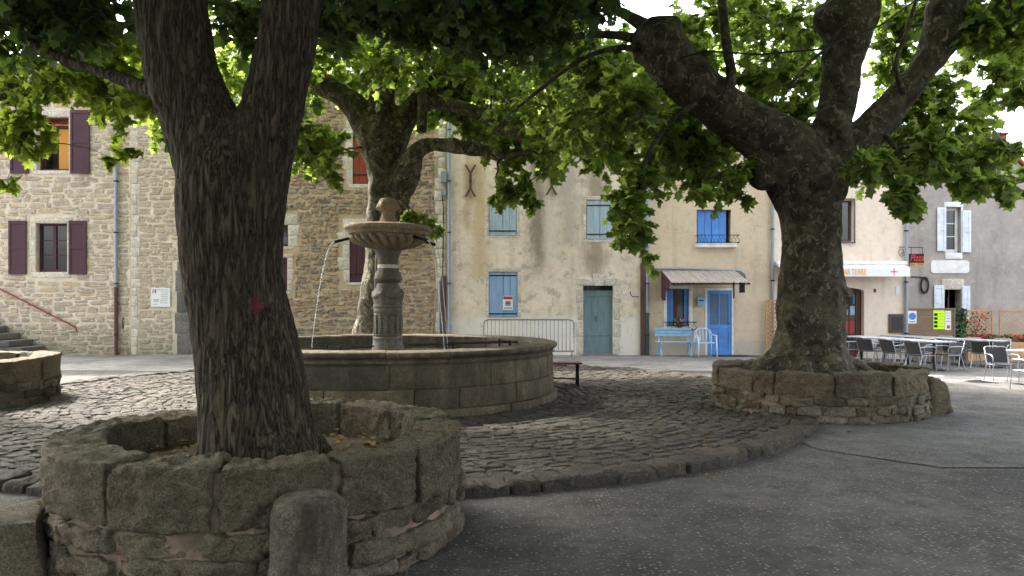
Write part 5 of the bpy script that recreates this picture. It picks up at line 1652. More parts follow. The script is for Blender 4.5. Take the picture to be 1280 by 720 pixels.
# ------------------------------------------------------------ trees
def m_bark(name, kind, br=1.0):
    t = NT(name)
    geo = t.n('NewGeometry').outputs['Position']
    if kind == 'furrow':
        w1 = t.noise(25, 5, .6, t.map((1, 1, .12), geo), .6)
        n1 = t.math('MULTIPLY', t.math('ABSOLUTE', t.math('SUBTRACT', w1, .5)), 3.2)
        n1 = t.math('ADD', t.math('MULTIPLY', n1, .75), t.math('MULTIPLY', t.noise(60, 5, .7, t.map((1, 1, .35), geo)), .3))
        n2 = t.noise(34, 6, .7, t.map((1, 1, .3), geo))
        n3 = t.noise(1.7, 5, .6, geo)
        col = t.ramp(n1, [(.14, (.008, .006, .004, 1)), (.28, (.050, .038, .025, 1)), (.62, (.130, .102, .068, 1))])
        col = t.mix(.5, col, t.ramp(n2, [(.3, .4), (.65, 1.1)]), 'MULTIPLY')
        col = t.mix(t.ramp(n3, [(.52, 0), (.74, .35)]), col, (.055, .056, .034, 1))
        b = t.bump(n2, .6, .012, t.bump(n1, 1.0, .026))
        return t.done(col, .95, b, spec=.2)
    n0 = t.noise(3.2, 6, .6, geo, 1.2)
    v = t.voro(6.5, t.map((1, 1, .7), geo)).outputs['Color']
    n2 = t.noise(28, 6, .7, geo)
    n4 = t.noise(11, 4, .55, t.map((1, 1, .8), geo), .8)
    col = t.ramp(n0, [(.36, (.022, .019, .013, 1)), (.50, (.052, .045, .030, 1)), (.64, (.088, .080, .053, 1))])
    col = t.mix(t.ramp(n4, [(.58, 0), (.61, .75)]), col, (.165, .150, .102, 1))
    col = t.mix(t.ramp(t.noise(8, 4, .55, t.map((1, 1, .8), geo, (4, 9, 2)), .8), [(.60, 0), (.63, .7)]), col, (.018, .015, .011, 1))
    col = t.mix(.45, col, t.ramp(n2, [(.3, .5), (.65, 1.1)]), 'MULTIPLY')
    col = t.mix(1.0, col, (br, br, br, 1), 'MULTIPLY')
    b = t.bump(n2, .5, .01, t.bump(n4, .7, .02, t.bump(n0, .6, .06)))
    return t.done(col, .9, b, spec=.2)
M['bark_furrow'] = m_bark('furrowed_bark', 'furrow')
M['bark_plane'] = m_bark('mottled_plane_bark', 'plane')
M['bark_pale'] = m_bark('pale_mottled_plane_bark', 'plane', 1.9)
M['twig'] = m_plain('twig_bark', (.055, .045, .032, 1), .9, .3)
def m_leaf(name, cols, trans, tw):
    t = NT(name)
    k = len(cols)
    rnd = t.rand()
    base = t.ramp(rnd, [((i + .5) / k, c) for i, c in enumerate(cols)])
    t.put(t.b.inputs['Base Color'], base)
    t.b.inputs['Roughness'].default_value = .5
    t.b.inputs['Specular IOR Level'].default_value = .35
    tr = t.n('BsdfTranslucent')
    tcol = t.mix(rnd, trans, scl(trans, .65))
    t.l(tcol, tr.inputs['Color'])
    mx = t.n('MixShader'); mx.inputs[0].default_value = tw
    t.l(t.b.outputs[0], mx.inputs[1]); t.l(tr.outputs[0], mx.inputs[2])
    t.l(mx.outputs[0], t.t.nodes['Material Output'].inputs['Surface'])
    return t.m
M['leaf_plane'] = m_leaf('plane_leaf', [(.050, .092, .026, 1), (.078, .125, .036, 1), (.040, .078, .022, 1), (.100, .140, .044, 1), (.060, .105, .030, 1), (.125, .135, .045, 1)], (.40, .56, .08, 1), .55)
M['leaf_sunlit'] = m_leaf('sunlit_leaf', [(.075, .125, .026, 1), (.095, .150, .030, 1), (.062, .110, .024, 1), (.110, .160, .034, 1)], (.50, .64, .08, 1), .62)  # brighter copy of the plane leaf, sun glow put into its colour
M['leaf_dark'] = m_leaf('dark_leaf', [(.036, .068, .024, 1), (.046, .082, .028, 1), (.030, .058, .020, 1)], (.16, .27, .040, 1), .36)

LEAF = [(0, 0), (.22, -.02), (.50, .13), (.39, .31), (.60, .62), (.29, .61), (0, 1.0), (-.29, .61), (-.60, .62), (-.39, .31), (-.50, .13), (-.22, -.02)]
LV = np.array([(0, .36, .03)] + [(x, y, -.16 * abs(x) - .10 * y * y) for x, y in LEAF])
LF = np.array([(0, i, i % 12 + 1) for i in range(1, 13)])
SV = np.array([(0, 0, 0), (.42, .30, -.07), (.22, .8, -.1), (0, 1, -.12), (-.22, .8, -.1), (-.42, .30, -.07)])
SF = np.array([(0, 1, 5), (1, 2, 5), (2, 4, 5), (2, 3, 4)])
def unit(a): return a / np.maximum(np.linalg.norm(a, axis=-1, keepdims=True), 1e-9)
def leaf_mesh(name, pos, d, nrm, size, mat, off, simple=False):
    V, Fc = (SV, SF) if simple else (LV, LF)
    d = unit(d); side = unit(np.cross(d, nrm)); nn_ = np.cross(side, d)
    vs = pos[:, None, :] + size[:, None, None] * (V[None, :, 0, None] * side[:, None] + V[None, :, 1, None] * d[:, None] + V[None, :, 2, None] * nn_[:, None])
    n, m = len(pos), len(V)
    vs = vs.reshape(-1, 3) - np.array(off)
    fs = (Fc[None] + (np.arange(n) * m)[:, None, None]).reshape(-1, 3)
    me = bpy.data.meshes.new(name)
    me.vertices.add(len(vs)); me.vertices.foreach_set('co', vs.ravel())
    me.loops.add(len(fs) * 3); me.loops.foreach_set('vertex_index', fs.ravel().astype(np.int32))
    me.polygons.add(len(fs)); me.polygons.foreach_set('loop_start', np.arange(0, len(fs) * 3, 3, dtype=np.int32))
    me.update(calc_edges=True); me.validate()
    me.materials.append(mat)
    return me
def tubes_mesh(name, A, B, ra, rb, mat, off, n=4):
    """many straight twigs at once"""
    A, B = np.array(A), np.array(B)
    t = unit(B - A)
    up = np.where(np.abs(t[:, 2:3]) < .9, np.array([[0, 0, 1.]]), np.array([[1., 0, 0]]))
    u = unit(np.cross(t, up)); v = np.cross(t, u)
    an = np.arange(n) * 2 * math.pi / n
    ring = np.cos(an)[None, :, None] * u[:, None] + np.sin(an)[None, :, None] * v[:, None]
    vs = np.concatenate([A[:, None] + ring * np.array(ra)[:, None, None], B[:, None] + ring * np.array(rb)[:, None, None]], 1).reshape(-1, 3) - np.array(off)
    k = np.arange(n); k2 = (k + 1) % n
    q = np.stack([k, k2, n + k2, n + k], 1)
    fs = (q[None] + (np.arange(len(A)) * 2 * n)[:, None, None]).reshape(-1, 4)
    me = bpy.data.meshes.new(name)
    me.from_pydata(vs.tolist(), [], fs.tolist())
    me.materials.append(mat)
    me.polygons.foreach_set('use_smooth', [True] * len(me.polygons))
    return me
def smooth_path(nodes, sub=6):
    """Catmull-Rom through (Vector, radius) nodes"""
    pts = [np.array([*p, r_]) for p, r_ in nodes]
    pts = [2 * pts[0] - pts[1]] + pts + [2 * pts[-1] - pts[-2]]
    out = []
    for i in range(1, len(pts) - 2):
        for k in range(sub):
            t = k / sub
            a, b, c, d = pts[i-1], pts[i], pts[i+1], pts[i+2]
            out.append(.5 * ((2*b) + (-a + c) * t + (2*a - 5*b + 4*c - d) * t*t + (-a + 3*b - 3*c + d) * t**3))
    out.append(pts[-2])
    return [(Vector(o[:3]), max(.008, o[3])) for o in out]
def wood_mesh(name, limbs, voxel, mat, off, disp, knobs=(), keep=None):
    mb = MB()
    for L in limbs:
        sp = smooth_path(L)
        mb.tube([p for p, _ in sp], [r_ for _, r_ in sp], 16)
    for (p, r_) in knobs:
        q, f = rblock(r_, r_, r_, r_ * .85, (3, 3, 3), r_ * .25, 3 / max(r_, .1) * .3, p.x)
        mb.add(q + np.array(p), f)
    me = mb.mesh('tmp', None)
    ob = bpy.data.objects.new('tmp', me); COL.objects.link(ob)
    md = ob.modifiers.new('r', 'REMESH'); md.mode = 'VOXEL'; md.voxel_size = voxel
    sm = ob.modifiers.new('s', 'SMOOTH'); sm.factor = .5; sm.iterations = 6
    dg = bpy.context.evaluated_depsgraph_get()
    out = bpy.data.meshes.new_from_object(ob.evaluated_get(dg))
    bpy.data.objects.remove(ob); bpy.data.meshes.remove(me)
    out.name = name
    n = len(out.vertices)
    co = np.empty(n * 3); out.vertices.foreach_get('co', co); co = co.reshape(-1, 3)
    no = np.empty(n * 3); out.vertices.foreach_get('normal', no); no = no.reshape(-1, 3)
    e = np.array([disp(c) for c in co.tolist()])
    co = co + no * e[:, None] - np.array(off)
    out.vertices.foreach_set('co', co.ravel())
    out.polygons.foreach_set('use_smooth', [True] * len(out.polygons))
    out.materials.clear(); out.materials.append(mat)
    out.update()
    return out
def d_furrow(c):
    x, y, z = c
    a = noise.noise((x * 17, y * 17, z * 2.2)) + .4 * noise.noise((x * 38, y * 38, z * 7))
    return .028 * noise.noise((x * 1.5, y * 1.5, z * 1.2)) + .020 * (abs(a) ** .6) - .011
def d_plane(c):
    x, y, z = c
    return .075 * noise.noise((x * 1.6, y * 1.6, z * 1.5)) + .034 * noise.noise((x * 4.2, y * 4.2, z * 3.6)) + .010 * noise.noise((x * 12, y * 12, z * 10))

GAPS = [(0.05, 7.05, .1, .16), (.38, 5.75, 0, .14), (-2.5, 6.1, .55, .12)]
def lit_gap(c, rad_):
    for (x, y, z, g) in GAPS:
        v = c - np.array([x, y, z]); s = np.array(sdir)
        if np.linalg.norm(v - s * v.dot(s)) < g + rad_ * .75: return True
    return False
def tree(name, label, base, limbs, regions, shade_dome, bark, leaf, voxel, disp, leafsize, seed, extra=(), knobs=(), extra_knots=()):
    r_ = np.random.default_rng(seed)
    root = thing(name, label, 'tree', base)
    off = Vector(base)
    tr = link('trunk', wood_mesh('trunk', limbs, voxel, M[bark], off, disp, knobs), root)
    # skeleton nodes, from which the branches grow
    nodes = []
    for L in list(limbs) + list(extra):
        for p, rr_ in smooth_path(L, 5):
            if p.z > base[2] + 2.2: nodes.append((np.array(p), rr_))
    for L in extra:
        sp = smooth_path(L)
        MB().tube([p for p, _ in sp], [q for _, q in sp], 10).build('branch', M[bark], root, True)
    cl = []
    for reg in regions:
        cx, cy, rx, ry, D0, D1, n = reg[:7]
        rad_ = reg[7] if len(reg) > 7 else .42
        dens = reg[8] if len(reg) > 8 else 1.0
        big = dens >= .75
        if big: rad_ *= .8
        for i in range(int(n * 1.55) if big else n):
            while True:
                u, v = r_.uniform(-1, 1, 2)
                if u * u + v * v <= 1: break
            D = r_.uniform(D0, D1)
            cl.append((np.array(P(cx + u * rx, cy + v * ry, D)), rad_, 1, dens))
    for (c0, R, zc, rz, nd) in (shade_dome if isinstance(shade_dome, list) else [shade_dome]):  # leaf domes out of view
     k = 0
     tries = 0
     while k < nd and tries < nd * 40:
         tries += 1
         u = r_.normal(size=3); u /= np.linalg.norm(u)
         s = r_.uniform(.25, 1) ** .45
         p = np.array([c0[0], c0[1], zc]) + u * s * np.array([R, R, rz])
         px, py = pix(p) if p[1] > .3 else (640, -999)
         if p[1] > -2.2 and p[2] - EYE < (HZ / F) * max(p[1], 0) + 2.1: continue
         if p[2] < 3.4 or (p[1] > YF - 1.6): continue
         cl.append((p, .85, 0, 1.0)); k += 1
    root_c = np.array(base) + np.array([0, 0, 4.0])
    cl.sort(key=lambda c: np.linalg.norm(c[0] - root_c))
    NP = [n[0] for n in nodes]; NR = [n[1] for n in nodes]
    pos, dr_, nr_, sz, dt = [], [], [], [], []
    ta, tb, tra, trb = [], [], [], []
    for (c, rad_, det, dens) in cl:
        if lit_gap(c, rad_) and (not det): continue
        arr = np.array(NP)
        dist = np.linalg.norm(arr - c, axis=1) + .35 * np.maximum(0, arr[:, 2] - c[2] - .3)
        j = int(np.argmin(dist))
        p0, r0 = arr[j], min(NR[j] * .55, .016 + .012 * dist[j])
        r0 = max(r0, .008)
        mid = (p0 + c) / 2 + r_.normal(size=3) * .10 * dist[j] + np.array([0, 0, .10 * dist[j]])
        prev = p0
        for q in range(1, 6):
            t = q / 5
            b = (1-t)**2 * p0 + 2*t*(1-t) * mid + t*t * c
            b = b + r_.normal(size=3) * .02
            ra = r0 * (1 - .75 * (t - .2)); rb2 = r0 * (1 - .75 * t)
            ta.append(prev); tb.append(b); tra.append(ra); trb.append(rb2)
            NP.append(b); NR.append(rb2)
            prev = b
        ns = max(3, int((11 if det else 17) * dens)); K = 11 if det else 9
        st = c + unit(r_.normal(size=(ns, 3))) * (r_.uniform(0, 1, (ns, 1)) ** .5) * rad_ * .7
        out = unit((st - c) + r_.normal(size=(ns, 3)) * rad_ * .5) + np.array([0, 0, -.30 if det else -.1])
        out = unit(out)
        ln = r_.uniform(.35, 1.55, (ns, 1)) * rad_ * .95
        if det:
            for q in range(ns):
                ta += [c, st[q]]; tb += [st[q], st[q] + out[q] * ln[q]]; tra += [.006, .0045]; trb += [.0045, .002]
        tt = np.linspace(.08, 1, K)[None, :, None]
        pp = st[:, None] + out[:, None] * ln[:, None] * tt + np.array([0, 0, -.10]) * (tt ** 2) * ln[:, None]
        sd_ = unit(np.cross(out, np.array([0, 0, 1.]) + r_.normal(size=(ns, 3)) * .2))
        sg = np.where(np.arange(K) % 2 == 0, 1., -1.)[None, :, None]
        dd_ = out[:, None] * .6 + sd_[:, None] * sg * .8 + np.array([0, 0, -.30]) + r_.normal(size=(ns, K, 3)) * .5
        nn_ = np.array([0, 0, 1.]) + r_.normal(size=(ns, K, 3)) * .65
        ls = leafsize * (1 if det else 1.45) * r_.uniform(.4, 1.25, (ns, K))
        pos.append(pp.reshape(-1, 3)); dr_.append(dd_.reshape(-1, 3)); nr_.append(nn_.reshape(-1, 3)); sz.append(ls.ravel()); dt.append(np.full(ns * K, det))
    link('twigs', tubes_mesh('twigs', ta, tb, tra, trb, M['twig'], off, 5), root, kind='stuff')
    pos = np.concatenate(pos); dr_ = np.concatenate(dr_); nr_ = np.concatenate(nr_); sz = np.concatenate(sz); dt = np.concatenate(dt).astype(bool)
    # the leaves that show largest become leaf objects
    Y = np.maximum(pos[:, 1], .3)
    px = 640 + F * pos[:, 0] / Y; py = HZ - F * (pos[:, 2] - EYE) / Y
    vis = dt & (pos[:, 1] > 1) & (px > 4) & (px < 1276) & (py > 6)
    score = np.where(vis, sz / Y + py * 1e-5, -1)
    pick = np.argsort(-score)[:300]
    pick = pick[score[pick] > 0]
    rest = np.ones(len(pos), bool); rest[pick] = False
    crown = None
    m1 = rest & dt
    crown = link('crown', leaf_mesh('crown', pos[m1], dr_[m1], nr_[m1], sz[m1], M[leaf], off), root, kind='stuff')
    m2 = rest & ~dt
    link('unseen_shade_crown', leaf_mesh('unseen_shade_crown', pos[m2], dr_[m2], nr_[m2], sz[m2], M[leaf], off, True), root, kind='stuff')
    lm = bpy.data.meshes.new('leaf'); lm.from_pydata(LV.tolist(), [], LF.tolist()); lm.materials.append(M[leaf])
    D = unit(dr_[pick]); S = unit(np.cross(D, nr_[pick])); N_ = np.cross(S, D)
    for i, q in enumerate(pick):
        o = bpy.data.objects.new('leaf', lm); COL.objects.link(o); o.parent = crown
        k = sz[q]; p = pos[q] - np.array(off)
        o.matrix_local = Matrix(((S[i][0]*k, D[i][0]*k, N_[i][0]*k, p[0]), (S[i][1]*k, D[i][1]*k, N_[i][1]*k, p[1]), (S[i][2]*k, D[i][2]*k, N_[i][2]*k, p[2]), (0, 0, 0, 1)))
    print(name, 'leaves', len(pos), 'clusters', len(cl))
    return root, tr

def L_(D, *n):
    """limb nodes: (px, py, radius) at depth D, or (px, py, radius, depth)"""
    return [(P(q[0], q[1], q[3] if len(q) > 3 else D), q[2]) for q in n]
# --- forked furrowed tree in the near planter
D1 = 5.42
T1 = [L_(D1, (324, 600, .47), (323, 572, .44), (320, 545, .405), (316, 500, .375), (311, 450, .36), (301, 390, .345), (292, 337, .345), (288, 280, .355), (283, 225, .345), (264, 180, .29), (247, 140, .26), (230, 94, .25), (220, 45, .25), (213, 0, .245), (205, -90, .21), (185, -200, .16), (150, -320, .11)),
      L_(D1, (298, 300, .30), (303, 250, .30), (315, 205, .27), (334, 156, .23), (350, 100, .20), (362, 45, .195), (368, 0, .195), (385, -90, .17), (420, -200, .13), (470, -320, .09)),
      L_(D1, (230, 110, .12), (205, 112, .085), (182, 110, .06, 5.6), (150, 98, .05, 5.8), (115, 86, .045, 6.0), (80, 74, .04, 6.2), (30, 50, .03, 6.4))]
for s_, dx_, dy_ in ((1, .62, .12), (1, .45, -.42), (-1, .5, -.2), (-1, .42, .3), (1, .1, .55)):
    b = P(322, 560, D1)
    T1.append([(b + Vector((0, 0, .25)), .20), (b + Vector((s_ * dx_ * .45, dy_ * .6, .02)), .15), (b + Vector((s_ * dx_ * .8, dy_, -.16)), .07)])
R1 = [(40, -15, 95, 35, 5.8, 7.6, 10, .36), (110, 15, 40, 25, 6, 7.2, 4, .25), (300, 0, 30, 45, 7.4, 8.8, 3, .32), (470, -20, 100, 40, 7, 9, 10, .36), (600, -15, 120, 50, 7.4, 9.6, 13, .36), (690, 20, 60, 40, 8, 9.8, 6, .32), (560, 40, 90, 25, 8, 9.6, 5, .28), (420, 10, 40, 25, 7.6, 9, 3, .28), (20, 20, 40, 20, 6.2, 7.2, 3, .25), (760, -15, 50, 30, 8.4, 9.8, 4, .36)]
tree('forked_tree', 'dark furrowed forked tree rising from the large near planter', (P(322, 560, D1).x, D1, .50), T1, R1, [((-0.8, 1.2), 9.6, 5.9, 3.4, 560), ((-4.2, 9.6), 5.2, 9.4, 1.5, 190)], 'bark_furrow', 'leaf_dark', .015, d_furrow, .125, 5)  # first dome enlarged, second added, both out of view to shade the foreground
# red cross painted on its trunk, laid on the bark
tr1 = [o for o in COL.objects if o.name.startswith('trunk')][0]
bvh = BVHTree.FromPolygons([tr1.matrix_world @ v.co + woff(tr1.parent) if False else v.co + woff(tr1) for v in tr1.data.vertices], [tuple(p.vertices) for p in tr1.data.polygons])
cr = MB()
def onbark(px, py):
    o = Vector((0, 0, EYE)); d = (P(px, py, 4.0) - o).normalized()
    h = bvh.ray_cast(o, d)
    return (h[0] - d * .006) if h[0] else P(px, py, 5.1)
for (a, b, c, d) in ((310, 330, 379, 386), (316.5, 323.5, 372, 379), (316.5, 323.5, 386, 393)):
    nx, ny = 8, 6
    base_i = len(cr.v)
    for j in range(ny + 1):
        for i in range(nx + 1):
            jx = .5 * noise.noise((i * 1.3, j * 1.9, a)); 
            cr.v.append(tuple(onbark(a + (b - a) * i / nx + jx, c + (d - c) * j / ny + jx)))
    cr.f += [(base_i + j*(nx+1)+i, base_i + j*(nx+1)+i+1, base_i + (j+1)*(nx+1)+i+1, base_i + (j+1)*(nx+1)+i) for j in range(ny) for i in range(nx)]
cr.build('painted_cross', M['red_mark'], tr1.parent, True, label='small red cross painted on the bark')

# --- plane tree behind the fountain
D2 = 17.6
T2 = [L_(D2, (462, 470, .62), (463, 440, .50), (466, 413, .45), (472, 370, .41), (477, 322, .39), (481, 270, .39), (483, 240, .42), (481, 200, .43), (480, 170, .45), (478, 140, .36), (482, 105, .27), (490, 65, .22), (492, 10, .2), (480, -80, .16), (470, -160, .1)),
      L_(D2, (474, 200, .36), (462, 165, .34), (448, 140, .30), (425, 118, .26), (400, 103, .24), (380, 90, .2), (350, 60, .15), (310, 10, .12)),
      L_(D2, (488, 190, .34), (502, 155, .28), (520, 128, .24), (540, 108, .2), (560, 70, .16), (580, 10, .13), (600, -60, .1)),
      L_(D2, (490, 260, .30), (503, 228, .31, 17.4), (514, 200, .28, 17.2), (530, 184, .19, 17.0), (560, 181, .15, 16.8), (595, 187, .13, 16.6), (628, 196, .08, 16.4)),
      L_(D2, (525, 124, .2), (560, 130, .17, 17.3), (605, 145, .16, 17.0), (640, 162, .16, 16.8), (662, 172, .20, 16.6), (672, 160, .15, 16.5), (683, 140, .07, 16.5))]
X2 = [L_(16.5, (662, 172, .06), (690, 170, .05), (720, 190, .03)), L_(16.5, (630, 196, .06), (660, 190, .05), (700, 200, .03)), L_(17.2, (527, 165, .12), (528, 130, .11), (526, 80, .1), (530, 20, .07)), L_(16.2, (500, 250, .05), (520, 268, .03), (548, 285, .012))]
R2 = [(395, 185, 42, 36, 15, 17.5, 10, .42), (300, 110, 35, 75, 14.5, 18, 9, .5), (430, 70, 70, 60, 18.2, 20, 15, .5), (540, 110, 55, 50, 18.2, 20, 11, .45), (600, 120, 70, 45, 17.8, 20, 14, .45), (665, 190, 50, 25, 16.6, 18, 7, .36), (622, 240, 12, 6, 15, 16.2, 2, .2, .5), (645, 238, 12, 8, 15, 16.2, 2, .22, .6), (670, 250, 10, 6, 15, 16.2, 2, .18, .5), (655, 222, 20, 8, 15, 16, 2, .24, .7), (506, 268, 4, 3, 15.8, 16.2, 1, .16, .35), (520, 270, 4, 3, 15.8, 16.2, 1, .18, .4), (534, 275, 4, 3, 15.8, 16.2, 1, .18, .35), (546, 284, 4, 4, 15.6, 16, 1, .14, .35), (725, 165, 60, 45, 15, 19, 12, .42), (560, 40, 160, 60, 15, 20, 32, .6), (770, 110, 60, 60, 15, 19, 13, .5), (205, 160, 20, 15, 15, 17, 2, .4), (380, 60, 60, 60, 15, 19, 10, .55), (200, 60, 90, 50, 17, 20.5, 10, .5), (680, 90, 110, 40, 18, 21, 14, .5), (330, 30, 90, 40, 17, 20, 8, .5)]
tree('plane_tree', 'mottled plane tree standing behind the fountain basin', (P(462, 470, D2).x, D2, 0.0), T2, R2, ((P(478, 300, D2).x, 17.0), 5.2, 9.6, 3.0, 110), 'bark_pale', 'leaf_plane', .035, d_plane, .165, 8, X2)

# --- thick pollarded plane tree in the mortared planter
D3 = 11.5
T3 = [L_(D3, (1012, 492, .84), (1012, 470, .72), (1012, 445, .58), (1013, 420, .51), (1014, 395, .485), (1014, 350, .46), (1014, 300, .44), (1010, 255, .46), (1003, 222, .55), (990, 198, .48), (965, 178, .42), (930, 152, .37), (895, 126, .36), (862, 100, .37), (838, 76, .38), (822, 55, .35), (812, 40, .26)),
      L_(D3, (1018, 230, .42), (1030, 190, .34), (1041, 150, .26), (1049, 110, .27), (1056, 70, .31), (1061, 35, .36), (1061, 0, .36), (1058, -50, .34), (1050, -120, .2), (1040, -200, .1)),
      L_(D3, (1025, 235, .40), (1050, 200, .32), (1080, 170, .24), (1112, 138, .215), (1143, 102, .225), (1165, 68, .25), (1180, 35, .27), (1188, 5, .28), (1194, -35, .3), (1205, -100, .18), (1215, -180, .1))]
for (x_, y_, rr_) in ((-.95, -.25, .24), (-.75, .55, .2), (.85, -.2, .2), (1.05, .35, .2), (.15, -.85, .24), (.5, .9, .2), (-.4, -.75, .2)):
    b = P(1012, 470, D3)
    T3.append([(b + Vector((x_ * .18, y_ * .18, .62)), rr_ * 1.1), (b + Vector((x_ * .48, y_ * .48, .22)), rr_ * 1.0), (b + Vector((x_ * .9, y_ * .9, -.02)), rr_ * .75), (b + Vector((x_ * 1.15, y_ * 1.15, -.25)), rr_ * .4)])
K3 = [(P(954, 220, 11.4), .22), (P(958, 200, 11.4), .27), (P(822, 48, D3), .36), (P(840, 92, 11.35), .28), (P(806, 60, D3), .27), (P(1072, 15, D3), .34), (P(1046, 25, D3), .32), (P(1184, 15, D3), .28), (P(1048, 165, 11.3), .22), (P(992, 400, 11.25), .17), (P(1052, 372, 11.3), .16)]
X3 = [L_(D3, (810, 35, .12), (785, 20, .08), (765, 10, .065), (735, -6, .05)), L_(D3, (805, 55, .11), (785, 46, .07), (745, 43, .055), (705, 48, .045), (660, 50, .03)),
      L_(11.3, (800, 62, .06), (770, 60, .04), (725, 75, .035), (680, 108, .028), (640, 140, .018)), L_(11.2, (905, 128, .10), (914, 95, .075), (908, 55, .07), (902, 0, .065), (898, -40, .05)),
      L_(D3, (1186, 22, .2), (1215, 18, .15), (1245, 14, .12), (1285, -2, .10), (1330, -30, .07)), L_(11.3, (1245, 14, .06), (1262, 40, .035), (1280, 55, .02)),
      L_(11.3, (1130, 118, .05), (1120, 80, .035), (1135, 35, .03), (1150, -20, .02)), L_(11.4, (1060, 190, .05), (1120, 185, .035), (1160, 180, .03), (1195, 190, .015)),
      L_(11.4, (965, 195, .05), (920, 210, .035), (880, 225, .02)), L_(11.3, (870, 128, .06), (830, 160, .04), (800, 220, .03), (795, 290, .012)),
      L_(11.3, (1100, 155, .05), (1125, 200, .03), (1135, 245, .012)), L_(11.0, (985, 110, .03), (1010, 80, .025), (1035, 60, .02))]
R3 = [(745, 135, 65, 45, 10.6, 13, 8, .36), (825, 175, 55, 45, 11.8, 13.2, 8, .36), (788, 235, 26, 36, 10.4, 11.6, 5, .27), (795, 275, 12, 12, 10.4, 11, 2, .2, .5), (785, 298, 8, 8, 10.4, 11, 1, .16, .5), (776, 303, 6, 4, 10.4, 11, 1, .14, .4), (806, 305, 6, 8, 10.4, 11, 1, .15, .4), (808, 324, 3, 4, 10.4, 11, 1, .12, .3), (890, 205, 45, 25, 11.9, 13.2, 6, .3), (925, 228, 28, 14, 10.8, 11.6, 4, .2, .6), (880, 245, 10, 8, 10.4, 11, 1, .2, .6), (870, 40, 45, 40, 12.4, 14.5, 5, .4), (955, 120, 40, 45, 12.2, 14.5, 6, .42), (1005, 150, 25, 30, 12.2, 13.5, 3, .4), (990, 25, 45, 25, 12, 15, 4, .4), (1125, 190, 45, 32, 11.8, 13.4, 7, .32), (1128, 240, 16, 14, 10.4, 11.2, 4, .18, .6), (1142, 262, 6, 6, 10.4, 11, 1, .14, .4), (1085, 205, 15, 18, 10.4, 11.2, 2, .25), (1195, 190, 45, 25, 10.8, 12.5, 6, .3), (1220, 222, 40, 10, 10.2, 11.2, 5, .2, .6), (1262, 238, 10, 5, 10.3, 11, 2, .15, .4), (1235, 45, 45, 35, 11, 13.4, 6, .34), (1255, 105, 25, 12, 10.4, 12, 2, .28), (1110, 50, 20, 45, 12.6, 14, 3, .32), (1150, 150, 25, 30, 12.3, 13.6, 3, .32), (1140, 15, 60, 20, 12, 14, 4, .4), (720, 50, 65, 50, 11.8, 13.5, 8, .36), (1262, 195, 15, 12, 10.3, 11.2, 1, .25), (800, 110, 80, 55, 13, 17, 14, .5), (880, 160, 60, 40, 13, 16, 8, .45), (960, 60, 60, 50, 13.5, 16, 7, .45), (1120, 100, 30, 40, 13, 15, 3, .4), (1225, 150, 40, 25, 12.5, 14, 2, .34), (1190, 215, 60, 15, 11.5, 12.8, 5, .28), (690, 130, 50, 60, 13, 16, 6, .45), (900, 10, 60, 30, 12.5, 15, 5, .42), (1240, 10, 50, 25, 11, 13, 4, .36), (1010, 90, 35, 40, 13.5, 16, 4, .4), (830, 60, 70, 40, 14, 17, 7, .45), (1265, 75, 18, 30, 12, 14, 2, .34), (1180, 115, 20, 30, 11.5, 13, 2, .3)]
t3, tr3 = tree('plane_tree', 'thick knobbly pollarded plane tree in the mortared planter by the terrace', (P(1012, 470, D3).x, D3, .45), T3, R3, [((5.4, 9.4), 6.6, 8.6, 2.9, 230), ((2.0, 12.5), 5.0, 9.6, 1.4, 110)], 'bark_plane', 'leaf_plane', .034, d_plane, .142, 13, X3, K3)
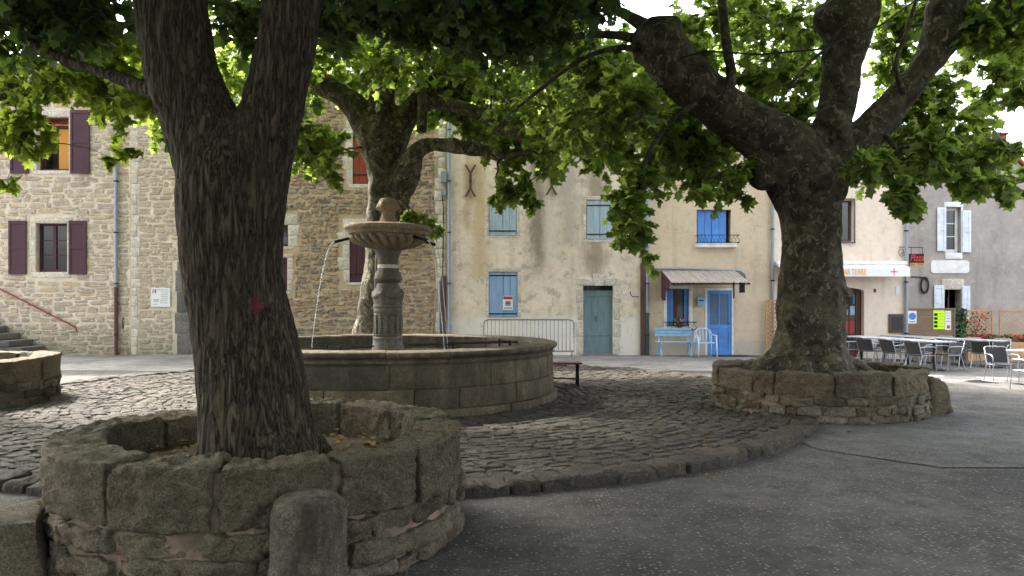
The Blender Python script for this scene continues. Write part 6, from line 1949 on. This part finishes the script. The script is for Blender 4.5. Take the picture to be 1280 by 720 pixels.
# --- tree of the planter by the steps; only its lit branches reach into the picture
bx4 = -9.35
T4 = [[(Vector((bx4, 12.1, .45)), .48), (Vector((bx4, 12.1, 1.2)), .40), (Vector((bx4 - .05, 12.1, 2.4)), .36), (Vector((bx4, 12.1, 3.6)), .38), (Vector((bx4 + .3, 12.0, 4.5)), .28), (Vector((bx4 + .9, 11.8, 5.4)), .2), (Vector((bx4 + 1.6, 11.6, 6.6)), .12)],
      [(Vector((bx4, 12.1, 3.2)), .3), (Vector((bx4 - .5, 12.2, 4.4)), .25), (Vector((bx4 - 1.2, 12.4, 6.0)), .16), (Vector((bx4 - 1.6, 12.5, 7.4)), .1)],
      [(Vector((bx4 + .1, 12.0, 3.9)), .2), (Vector((bx4 + .9, 11.7, 4.5)), .11), (Vector((bx4 + 1.8, 11.5, 4.75)), .07), (Vector((bx4 + 2.8, 11.4, 4.8)), .04)]]
R4 = [(50, 98, 70, 32, 10.3, 12.2, 9, .32, .8), (140, 120, 45, 28, 10.3, 12, 6, .3, .8), (25, 150, 22, 14, 10.4, 11.4, 3, .2, .7), (35, 70, 50, 22, 10.8, 12.4, 4, .32), (150, 75, 45, 35, 10.8, 12.6, 5, .32), (30, 175, 16, 8, 10.3, 11, 2, .18, .5), (62, 178, 5, 4, 10.3, 11, 1, .14, .4), (140, 200, 10, 6, 10.3, 10.6, 1, .14, .5), (158, 188, 8, 8, 10.3, 10.6, 1, .15, .5), (5, 160, 20, 14, 10.4, 11.5, 2, .3), (10, 225, 6, 5, 10.3, 10.6, 1, .12, .4), (190, 115, 14, 26, 10.8, 12, 3, .24), (165, 50, 40, 35, 11, 12.8, 4, .4)]
tree('plane_tree', 'plane tree with sunlit yellow green leaves before the cream stone house', (bx4, 12.1, .50), T4, R4, [((bx4 - .6, 10.5), 6.2, 7.2, 3.2, 200), ((-11.6, 15.0), 5.0, 9.0, 1.6, 130)], 'bark_plane', 'leaf_sunlit', .04, d_plane, .135, 17)  # second dome added out of view to shade the left cobbles
# cable slung between the limbs of the knobbly plane
cb = MB().tube([P(1165, -14, 11.1), P(1100, 32, 11.1), P(1022, 62, 11.0), P(950, 68, 11.05), P(882, 64, 11.0), P(852, 72, 11.1)], .014, 6).build('overhead_cable', M['cable'], None, True)
tag(cb, 'thin black cable slung between limbs of the knobbly plane tree', 'cable')
